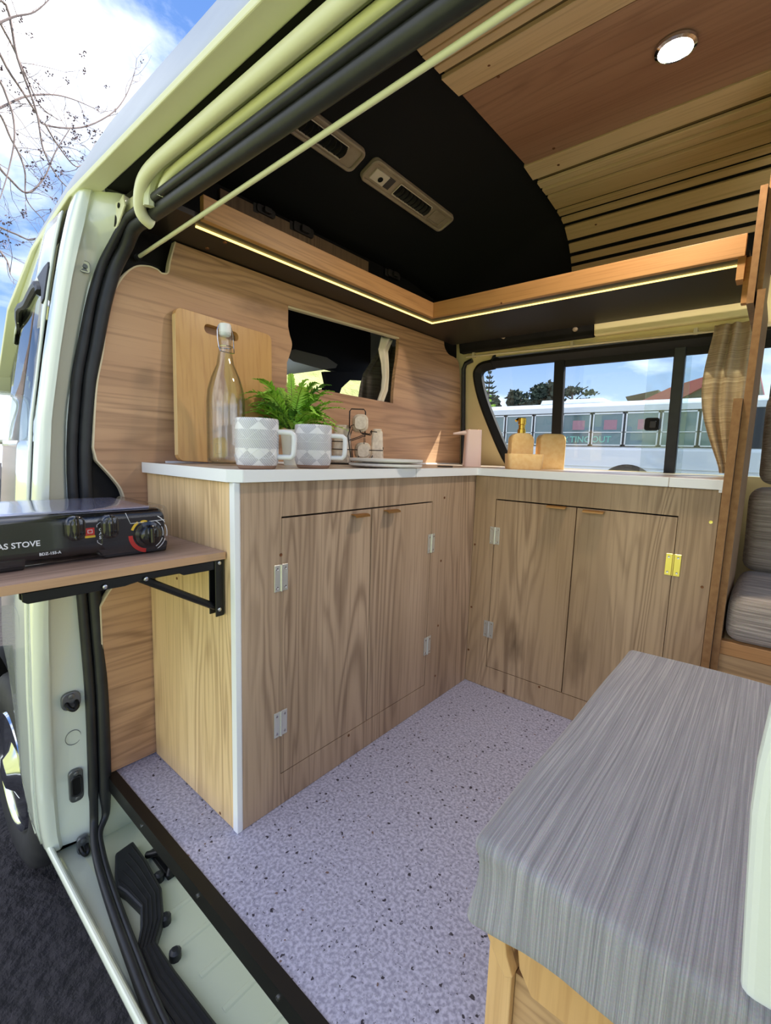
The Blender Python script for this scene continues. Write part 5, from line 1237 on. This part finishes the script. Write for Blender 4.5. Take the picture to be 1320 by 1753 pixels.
def arch_block(c, w_, d_, h_, r_, parent, name, m2='amber'):
    b = B(); pts = arch(w_, h_, r_); m_ = len(pts)
    for d, k in ((-d_ / 2, .95), (-d_ / 2 + .005, 1), (d_ / 2 - .005, 1), (d_ / 2, .95)):
        for x_, z_ in pts: v = rx * x_ * k + ry * d; b.v.append(Vector((c.x + v.x, c.y + v.y, c.z + z_ * (k if z_ > .01 else 1))))
    for i in range(3):
        for k in range(m_): q = (k + 1) % m_; b.f.append((i * m_ + k, i * m_ + q, i * m_ + m_ + q, i * m_ + m_ + k))
    b.f.append(tuple(range(m_))[::-1]); b.f.append(tuple(range(3 * m_, 4 * m_)))
    return obj(name, b, M[m2], parent, smooth=50)
c = base(889, 1.90)
sd_ = thing('soap_dispenser', 'honey coloured soap dispenser with a gold pump by the window', 'soap dispenser', c)
arch_block(c, .092, .055, .142, .030, sd_, 'body')
obj('collar', B().lathe([(.0165, .141), (.0165, .158), (.013, .160), (.013, .176), (.016, .178), (.016, .202), (.014, .204), (0, .204)], c, 24), M['gold_pump'], sd_, smooth=35)
obj('nozzle', B().tube([c + Vector((0, 0, .197)), c - rx * .02 - ry * .01 + Vector((0, 0, .198)), c - rx * .030 - ry * .015 + Vector((0, 0, .190))], .0055, 8), M['gold_pump'], sd_, smooth=1)
c = base(896, 1.79)
b = B(); sec = rrect(.138, .070, .016, 6); m_ = len(sec)
for z, k, k2 in ((0, .92, 1), (.004, .96, 1), (.056, 1, 1), (.058, .985, 1), (.056, .94, .9), (.012, .92, .88)):
    for x_, y_ in sec: v = rx * x_ * k + ry * y_ * k * k2; b.v.append(Vector((c.x + v.x, c.y + v.y, c.z + z)))
for i in range(5):
    for k in range(m_): q = (k + 1) % m_; b.f.append((i * m_ + k, i * m_ + q, i * m_ + m_ + q, i * m_ + m_ + k))
b.f.append(tuple(range(m_))[::-1]); b.f.append(tuple(range(5 * m_, 6 * m_)))
o = obj('soap_tray', b, M['amber'], smooth=50); tag(o, 'low honey coloured tray in front of the soap dispenser', 'tray')
o.location = (0, 0, 0)
c = base(940, 1.89)
tb2 = arch_block(c, .104, .058, .142, .024, None, 'tumbler'); tag(tb2, 'upright honey coloured tumbler with speckles, right of the dispenser', 'tumbler')
# ------------------------------------------------------------------ curtains
def drape(name, x0, x1, yy, z0, z1, m_, label, folds, amp, pinch=None, th=.002, ax='x'):
    """hanging cloth; pinch(u,v) shifts it sideways"""
    b = B(); nu, nv = folds * 10, 24
    def f(u, v):
        a = x0 + (x1 - x0) * u; z = z1 + (z0 - z1) * v
        if pinch: a += pinch(u, v)
        w_ = yy + amp * math.sin(u * folds * 2 * PI) * (.55 + .45 * v) + .25 * amp * math.sin(u * folds * 3.1 * PI + 1 + v * 2)
        return (a, w_ + (yw(z) - yw(1.3)) * (1 if ax == 'x' else 0), z) if ax == 'x' else (w_, a, z)
    b.grid(f, nu, nv); o = obj(name, b, M[m_], smooth=180, solid=th); tag(o, label, 'curtain'); return o
pa, pb_ = at(1222, 570, y=1.50), at(1265, 560, y=1.50)
bulge = lambda u, v: -.085 * math.sin(min(1, v * 1.02) * PI) ** 1.2 * (1 - u) * .55 + (.06 * v * (1 - u))
drape('window_curtain', pa.x, .735, 1.515, .835, 1.352, 'curtain', 'beige slub curtain gathered at the right end of the side window', 3, .017, bulge)
drape('window_curtain', .80, 1.35, 1.535, 1.00, 1.352, 'curtain_dark', 'dark grey curtain hanging behind the divider boards', 6, .012)
hp = lambda px, py, x_: at(px, py, x=x_)
# curtain tied aside in the bulkhead opening: grey outer face and cream lining edge
b = B()
def cf(u, v):
    z = 1.372 + (1.06 - 1.372) * v
    # left edge curves inwards, right edge straight
    le = [1.135, 1.10, 1.05, 1.005, .985, .975, .972][min(6, int(v * 6))] * (1 - (v * 6) % 1) + [1.10, 1.05, 1.005, .985, .975, .972, .972][min(6, int(v * 6))] * ((v * 6) % 1)
    y = le + (1.24 - le) * u
    return (-.60 + .012 * math.sin(u * 15 + v * 2), y, z)
b.grid(cf, 30, 20); o = obj('bulkhead_curtain', b, M['curtain_dark'], smooth=180, solid=.002); tag(o, 'grey curtain bunched inside the opening of the wooden panel', 'curtain')
b = B()
def cf2(u, v):
    z = 1.350 + (1.080 - 1.350) * v; kk = v * 5; i = min(4, int(kk)); t = kk - i
    le = [.975, .962, .985, .993, .985, .955]; y0_ = le[i] + (le[i + 1] - le[i]) * t; w_ = [.075, .055, .035, .028, .03, .035]; ww = w_[i] + (w_[i + 1] - w_[i]) * t
    return (-.462 - .008 * math.sin(u * 9 + v * 3), y0_ + ww * u, z)
b.grid(cf2, 14, 20); o = obj('bulkhead_curtain', b, M['curtain_white'], smooth=180, solid=.003); tag(o, 'cream curtain edge hanging inside the opening of the wooden panel', 'curtain')
# ------------------------------------------------------------------ air vents overhead
def cap_z(x): u = (x + .46) / .57; k = .5 * u + .5 * math.sin(u * PI / 2); return 1.62 + (1.848 - 1.62) * k
slope = math.atan2(cap_z(-.12) - cap_z(-.20), .08)
def vent(yc, length, xc, label, parts):
    zc = cap_z(xc) - .006; t = thing('air_vent', label, 'vent', (xc, yc, zc))
    Mx = Matrix.Translation((xc, yc, zc)) @ Matrix.Rotation(-slope, 4, 'Y')
    def T(b): b.v = [Mx @ v for v in b.v]; return b
    hw = .040
    # body ring with recesses: outer plate then framed pockets standing proud
    obj('housing', T(B().prism([(x_, y_) for x_, y_ in rrect(hw * 2, length, .018, 5)], 'z', -.006, .004)), M['vent'], t, bevel=.003)
    rim = B(); o_ = rrect(hw * 2, length, .018, 5)
    rim.tube([(x_, y_, -.008) for x_, y_ in rrect(hw * 2 - .010, length - .010, .015, 5)], .0055, 8, closed=True); obj('rim', T(rim), M['vent'], t, smooth=1)
    for kind_, y0_, y1_ in parts:
        cy_ = (y0_ + y1_) / 2; ln = y1_ - y0_
        if kind_ == 'louvre':
            f = obj('louvre_box', T(B().prism([(x_, y_ + cy_) for x_, y_ in rrect(.040, ln, .004, 3)], 'z', -.0075, -.006)), M['dark_void'], t)
            obj('louvre_frame', T(B().tube([(x_, y_ + cy_, -.010) for x_, y_ in rrect(.044, ln + .004, .004, 3)], .0016, 6, closed=True)), M['switch_plate'], f)
            n = max(4, int(ln / .020))
            for i in range(n):
                yy = y0_ + ln * (i + .6) / n
                b = B().grid(lambda u, v: (-.018 + .036 * u, yy + .006 * math.sin(u * PI) + .004 * v, -.007 - .009 * v), 6, 2); obj('louvre', T(b), M['vent_dark'], f, solid=.0012)
        elif kind_ == 'switch':
            s_ = obj('switch_plate', T(B().box((-.020, y0_, -.0115), (.018, y0_ + ln * .68, -.006))), M['switch_plate'], t, bevel=.001)
            obj('switch_pocket', T(B().box((-.020, y0_ + ln * .70, -.0085), (.018, y1_, -.006))), M['vent_dark'], t)
            obj('switch_hole', T(B().lathe([(.009, -.0135), (.008, -.0115), (0, -.0115)], (-.004, y0_ + ln * .40, 0), 16)), M['dark_void'], s_)
        else:
            obj('blank_panel', T(B().box((-.018, y0_, -.0085), (.018, y1_, -.006))), M['vent'], t, bevel=.0015)
            obj('panel_rim', T(B().tube([(x_, y_ + cy_, -.010) for x_, y_ in rrect(.042, ln + .006, .003, 3)], .0022, 6, closed=True)), M['vent'], t)
vent(.812, .445, -.206, 'beige air vent housing with a pale switch plate, fully visible', [('switch', -.195, -.105), ('louvre', -.080, .095), ('blank', .122, .185)])
vent(.318, .475, -.210, 'beige air vent housing partly hidden behind the door frame', [('blank', -.20, -.14), ('louvre', -.12, .175)])
# ------------------------------------------------------------------ cab beyond the opening
cabin = thing('driver_cab', 'dark driver cab seen through the opening in the panel', 'cab', (-1.2, .8, .4))
def pan(pts, x_, m_, name, th=.03, par=cabin):
    v = [at(px, py, x=x_) for px, py in pts]; n = len(v)
    b = B().add(v + [p - Vector((th, 0, 0)) for p in v], [tuple(range(n)), tuple(range(n, 2 * n))[::-1]] + [(i, i + n, (i + 1) % n + n, (i + 1) % n) for i in range(n)]); return obj(name, b, M[m_], par)
pan([(440, 400), (800, 400), (800, 642), (640, 652), (600, 642), (560, 632), (500, 612), (440, 600)], -1.15, 'headliner', 'cab_headliner')
pan([(498, 600), (505, 598), (560, 612), (578, 624), (575, 630), (555, 632), (505, 618), (497, 612)], -1.05, 'visor', 'sun_visor', .015)
pan([(556, 636), (640, 636), (640, 652), (600, 650), (585, 664), (572, 700), (545, 700), (560, 655)], -1.12, 'headliner', 'roof_pillar')
pan([(640, 640), (760, 640), (760, 760), (640, 760)], -1.16, 'headliner', 'cab_back')
pan([(380, 665), (575, 668), (560, 800), (380, 800)], -1.14, 'headliner', 'cab_back')
# ================================================================== OUTSIDE
GZ = -.605
obj('ground', B().box((-40, -1.25, GZ - .1), (40, 16, GZ)), M['asphalt'], kind='structure')
b = B().grid(lambda u, v: (-40 + 80 * u, -1.25 - 34 * v ** 1.4, GZ + .02 + 2.2 * max(0, v - .25) ** 1.5 + .05 * math.sin(u * 60) * math.sin(v * 30)), 60, 24)
o = obj('lawn', b, M['grass'], smooth=1, kind='structure')
b = B().grid(lambda u, v: (-7.5 - 12 * u + .5 * math.sin(v * 9), 5.0 + 12.5 * v, GZ + .01 + 8.0 * math.sin(u * PI / 2) ** 1.1 * (.85 + .15 * math.sin(v * 7)) + .06 * math.sin(u * 40 + v * 23)), 50, 50)
obj('grass_bank', b, M['grass'], smooth=1, kind='structure')
# --- bus behind the side window
YB = 8.0
def bp_(px, py): return at(px, py, y=YB)
zr = bp_(900, 693).z; zt_ = bp_(1050, 703).z; 
ztop = (bp_(900, 694).z + bp_(1060, 700).z) / 2
zwt = (bp_(900, 707).z + bp_(1040, 711).z) / 2; zwb = (bp_(880, 757).z + bp_(1040, 768).z) / 2
print('bus z', ztop, zwt, zwb, bp_(848, 700).x, bp_(1105, 700).x)
XL, XR = -5.2, 2.6
bus = thing('bus', 'long pale bus with a row of side windows parked outside the window', 'bus', ((XL + XR) / 2, YB, GZ))
sec = [(YB, zwb - .05), (YB + .02, -.30), (YB + .1, -.35), (YB + 2.3, -.35), (YB + 2.4, zwb), (YB + 2.3, ztop - .05), (YB + 2.1, ztop + .10), (YB + .35, ztop + .10), (YB + .10, ztop + .04), (YB + .045, ztop - .03), (YB + .04, zwt), (YB + .04, zwb)]
obj('body', B().prism(sec, 'x', XL, XR), M['bus'], bus, bevel=.02)
obj('cornice', B().prism([(YB - .01, ztop - .01), (YB + .03, ztop + .03), (YB + .08, ztop + .03), (YB + .05, zwt + .015), (YB - .005, zwt + .015)], 'x', XL, XR), M['bus'], bus, bevel=.006)
obj('window_band', B().box((XL + .1, YB + .015, zwb - .01), (XR - .1, YB + .05, zwt + .012)), M['bus_dark'], bus)
gaps = [bp_(p, 735).x for p in (865, 913)]; step = bp_(1068, 740).x - bp_(1012, 740).x
edges = [gaps[0] - (gaps[1] - gaps[0]) * k for k in (4, 3, 2, 1)] + gaps + [gaps[1] + (bp_(1012, 740).x - gaps[1]) * k / 2 for k in (1, 2)] + [bp_(1068, 740).x + step * k for k in (0, 1, 2, 3)]
edges = [e for e in edges if XL + .1 < e < XR - .1]
for i, (a, c_) in enumerate(zip(edges, edges[1:])):
    g = .018; a2, c2 = a + g, c_ - g; zs = zwb + (zwt - zwb) * .40
    b = B()
    for (p0, p1) in (((a2, zwb), (c2, zwb + .022)), ((a2, zwt - .022), (c2, zwt)), ((a2, zwb), (a2 + .02, zwt)), ((c2 - .02, zwb), (c2, zwt)), ((a2, zs), (c2, zs + .014))):
        b.box((p0[0], YB - .012, p0[1]), (p1[0], YB + .016, p1[1]))
    w_ = obj('window', b, M['bus_alu'], bus)
    obj('pane', B().box((a2 + .01, YB + .002, zwb + .01), (c2 - .01, YB + .010, zwt - .01)), M['bus_glass'], w_)
    if 5 <= i <= 7: obj('blind', B().box((a2 + .18, YB + .0005, zs + .05), (c2 - .10, YB + .0018, zwt - .12)), M['bus_seat'], w_)
# lettering visible in the glass of the bus
for s, px, py, sz in (('X', 963, 757, .14), ('TING', 975, 757, .15), ('OUT', 1012, 757, .15)):
    p = bp_(px, py); 
    text_mesh(s, sz, M['seafoam'], bus, Matrix(((1, 0, 0, p.x), (0, 0, -1, YB - .003), (0, 1, 0, p.z), (0, 0, 0, 1))), ext=.001)
p = bp_(1070, 842); obj('wheel_arch', B().lathe([(.46, -.015), (.46, .02), (0, .02)], (p.x, YB + .0, p.z), 40, 'y'), M['dark_void'], bus)
obj('wheel', B().lathe([(0, -.02), (.2, -.02), (.22, -.01), (.42, -.02), (.44, .02)], (p.x, YB, p.z - .04), 36, 'y'), M['tyre'], bus)
for px, w_ in ((990, .75), (932, .4)):
    p = bp_(px, 690); obj('roof_hatch', B().prism([(p.x - w_ * .5, ztop + .09), (p.x - w_ * .42, ztop + .17), (p.x + w_ * .42, ztop + .17), (p.x + w_ * .5, ztop + .09)], 'y', YB + .3, YB + 1.0), M['bus'], bus, bevel=.01)
obj('lower_line', B().box((XL, YB - .004, bp_(1000, 797).z - .01), (XR, YB + .02, bp_(1000, 797).z)), M['bus_alu'], bus)
# --- second bus / dark shopfront further right with a red roof
YS = 14.0
def sp2(px, py): return at(px, py, y=YS)
shp = thing('shop', 'building with a slanted red roof and script sign behind the bus', 'building', (sp2(1180, 700).x, YS, GZ))
pl = [(1088, 700), (1150, 672), (1215, 652), (1300, 640), (1300, 800), (1088, 800)]
v = [sp2(*q) for q in pl]; b = B().prism([(q.x, q.z) for q in v], 'y', YS + .2, YS + 6); obj('wall', b, M['dark_wall'], shp)
pl = [(1070, 698), (1090, 690), (1150, 662), (1215, 642), (1300, 628), (1300, 640), (1215, 656), (1150, 690), (1140, 704), (1090, 704)]
v = [sp2(*q) for q in pl]; obj('roof', B().prism([(q.x, q.z) for q in v], 'y', YS, YS + 6.2), M['red_roof'], shp)
pts = [(1172, 704), (1180, 692), (1192, 688), (1198, 692), (1188, 704), (1180, 704), (1176, 698)]
cpts = curve([tuple(sp2(*q)) for q in pts], 4); cpts2 = curve([tuple(sp2(*q)) for q in ((1196, 706), (1206, 690), (1204, 704), (1210, 698), (1212, 705), (1222, 698))], 4)
obj('script_sign', B().tube([Vector(q) - Vector((0, .05, 0)) for q in cpts], .05, 6).tube([Vector(q) - Vector((0, .05, 0)) for q in cpts2], .05, 6), M['label_white'], shp)
for px, w_ in ((1092, 1.0), (1176, .9)):
    a = sp2(px, 690); t_ = sp2(px, 672 if px < 1100 else 656); obj('roof_cowl', B().add([(a.x - w_ * .25, YS + 1, a.z - .3), (a.x + w_ * .25, YS + 1, a.z - .3), (a.x + w_ * .25, YS + 1.6, a.z - .3), (a.x - w_ * .25, YS + 1.6, a.z - .3),
        (t_.x - w_ * .5, YS + .8, t_.z), (t_.x + w_ * .35, YS + .8, t_.z + .15), (t_.x + w_ * .35, YS + 1.8, t_.z + .15), (t_.x - w_ * .5, YS + 1.8, t_.z)], [(0, 3, 2, 1), (4, 5, 6, 7), (0, 1, 5, 4), (1, 2, 6, 5), (2, 3, 7, 6), (3, 0, 4, 7)]), M['dark_wall'], shp)
# --- trees beyond the bus
def leafy(b, c, rad, n, s, r_):
    for _ in range(n):
        while True:
            q = Vector((r_.uniform(-1, 1), r_.uniform(-1, 1), r_.uniform(-1, 1)))
            if q.length < 1: break
        q = q * (.55 + .45 * q.length) if q.length > .1 else q
        p = c + Vector((q.x * rad[0], q.y * rad[1], q.z * rad[2])); a = Vector((r_.uniform(-1, 1), r_.uniform(-1, 1), r_.uniform(-1, 1))).normalized() * s; e = a.orthogonal().normalized() * s * .6
        k = len(b.v); b.v += [p - a, p + e, p + a, p - e]; b.f.append((k, k + 1, k + 2, k + 3))
YT = 21
def tp_(px, py): return at(px, py, y=YT)
rg = random.Random(11)
def tree(px0, px1, pytop, label, m_='pine_leaf', n=900, s=.28, layered=False, lobes=8, name='tree'):
    global YT
    YT += 7
    a, c_ = tp_(px0, pytop), tp_(px1, pytop); xm = (a.x + c_.x) / 2; w_ = (c_.x - a.x) / 2
    t = thing(name, label, 'tree', (xm, YT, GZ))
    obj('trunk', B().tube([(xm, YT, GZ), (xm + .1, YT, GZ + (a.z - GZ) * .5), (xm - .1, YT, GZ + (a.z - GZ) * .85)], [.35, .28, .10], 8), M['bark'], t, smooth=1)
    cr_ = B()
    for k in range(lobes):
        zc = a.z - (.12 + (.75 if not layered else .55) * rg.random()) * (a.z - GZ) * .55; fr_ = rg.uniform(-1, 1) * .75
        zc -= abs(fr_) * (a.z - GZ) * .12
        leafy(cr_, Vector((xm + w_ * fr_, YT + rg.uniform(-1, 1), zc)), (w_ * (.35 if not layered else .45), w_ * .4 + .5, (.9 if not layered else .28) * (w_ * .35 + .35)), n // lobes, s, rg)
    if not layered: leafy(cr_, Vector((xm, YT, a.z - (a.z - GZ) * .35)), (w_ * .85, w_ * .6, (a.z - GZ) * .30), n // 2, s, rg)
    if layered:
        for k in range(lobes): z_ = a.z - rg.uniform(.1, .5) * (a.z - GZ) * .6; x_ = xm + rg.uniform(-.8, .8) * w_; cr_.tube([(xm, YT, z_ - .8), (x_, YT, z_)], .06, 5)
    obj('crown', cr_, M[m_], t, kind='stuff')
tree(822, 843, 658, 'yellow-green leafy tree at the left edge of the side window', 'light_leaf', 700, .22)
tree(840, 862, 676, 'low dark tree left of the spire-shaped conifer', n=600)
tree(872, 918, 664, 'broad dark evergreen right of the spire-shaped conifer', n=1600, lobes=10)
tree(905, 962, 648, 'tall dark evergreen behind the window mullion', n=1500, lobes=12)
tree(950, 1018, 648, 'layered open-branched pine seen in the middle pane', n=1300, layered=True, lobes=16, s=.22)
tree(1018, 1060, 684, 'low bushy tree top showing over the bus roof', n=500)
YT = 24; a = tp_(868, 643); nf = thing('conifer', 'spire-shaped conifer with level whorled branches over the bus', 'tree', (a.x, YT - 2, GZ))
obj('trunk', B().tube([(a.x, YT - 2, GZ), (a.x, YT - 2, a.z)], [.16, .02], 6), M['bark'], nf)
wb2 = B(); H_ = a.z - GZ
for k in range(13):
    z_ = a.z - .12 - k * .26; r0 = .10 + k * .095
    for j in range(7):
        t = j * 2 * PI / 7 + k; wb2.tube([(a.x, YT - 2, z_), (a.x + r0 * .6 * math.cos(t), YT - 2 + r0 * .6 * math.sin(t), z_ - .03), (a.x + r0 * math.cos(t), YT - 2 + r0 * math.sin(t), z_ + .07)], [.05, .05, .02], 5)
obj('branches', wb2, M['pine_leaf'], nf, kind='stuff')
# --- bare tree at the upper left
rt = random.Random(5)
XT = -4.6
def bt(px, py, dx=0): return at(px, py, x=XT + dx)
bt0 = bt(-150, 500); tr_ = thing('bare_tree', 'leafless tree with thin pale branches and dry seed pods against the sky', 'tree', (bt0.x, bt0.y, GZ))
obj('trunk', B().tube([(bt0.x, bt0.y, GZ), bt(-160, 500), bt(-130, 300), bt(-100, 100), bt(-60, -60)], [.14, .12, .10, .07, .05], 10), M['bark'], tr_, smooth=1)
mains = [[(-130, 120), (-40, 60), (20, 30), (60, 20), (95, -12)], [(-130, 180), (-30, 70), (20, 130), (60, 190), (78, 214), (140, 218), (190, 195), (215, 165), (231, 124)],
         [(-110, 120), (-30, 10), (10, 58), (40, 120), (68, 180), (100, 205)], [(-140, 330), (-30, 270), (10, 300), (45, 330), (75, 305), (95, 260), (120, 220)],
         [(-145, 420), (-30, 385), (20, 398), (52, 411), (72, 402)], [(78, 214), (100, 250), (130, 285), (150, 270), (162, 246)], [(-150, 470), (-30, 420), (8, 440), (18, 470)],
         [(-100, 100), (0, 0), (30, 100), (62, 190), (74, 255), (100, 305), (128, 330)], [(-140, 300), (-20, 190), (20, 240), (42, 290), (45, 340), (70, 372)], [(-140, 260), (-30, 200), (10, 180), (45, 165), (90, 162), (125, 170), (160, 185)],
         [(-130, 200), (-20, 130), (15, 175), (25, 230), (15, 290), (0, 340)]]
def twigs(B_, Bb, p, d, L_, r, depth):
    pts = [p]; q = p
    dd = d.copy()
    for i in range(5):
        dd = (dd + Vector((rt.uniform(-.3, .3), rt.uniform(-.3, .3), rt.uniform(-.25, .35)))).normalized(); q = q + dd * L_ / 5; pts.append(q)
        if depth > 0 and rt.random() < .46: twigs(B_, Bb, q, (dd + Vector((rt.uniform(-1, 1), rt.uniform(-1, 1), rt.uniform(-.7, .9)))).normalized(), L_ * rt.uniform(.4, .7), r * .6, depth - 1)
    B_.tube(pts, [r * (1 - .12 * i) for i in range(len(pts))], 4, cap=False)
    if rt.random() < .16:
        for k in range(3): c_ = q + Vector((rt.uniform(-1, 1), rt.uniform(-1, 1), rt.uniform(-1, 1))) * .03; leafy(Bb, c_, (.02, .02, .02), 3, .012, rt)
for mi, m_ in enumerate(mains):
    off = rt.uniform(-.4, .4); P_ = curve([tuple(bt(*q, off * i / len(m_))) for i, q in enumerate(m_)], 5); P_ = [Vector(q) for q in P_]
    n = len(P_); r0 = .013 if mi not in (5,) else .008
    br = obj('branch', B().tube(P_, [r0 * (1 - .75 * i / n) for i in range(n)], 6), M['bark'], tr_, smooth=1)
    tw, bd = B(), B()
    for i in range(5, n - 1, 3):
        d = (P_[i + 1] - P_[i]).normalized(); side = Vector((rt.uniform(-.4, .4), rt.uniform(-1, 1), rt.uniform(-1, 1)))
        twigs(tw, bd, P_[i], (d * .5 + side).normalized(), rt.uniform(.18, .5), .0032, 2)
    twigs(tw, bd, P_[-1], (P_[-1] - P_[-2]).normalized(), .15, .003, 1)
    obj('twigs', tw, M['bark'], br, kind='stuff')
    if bd.v: obj('seed_pods', bd, M['bud'], br, kind='stuff')
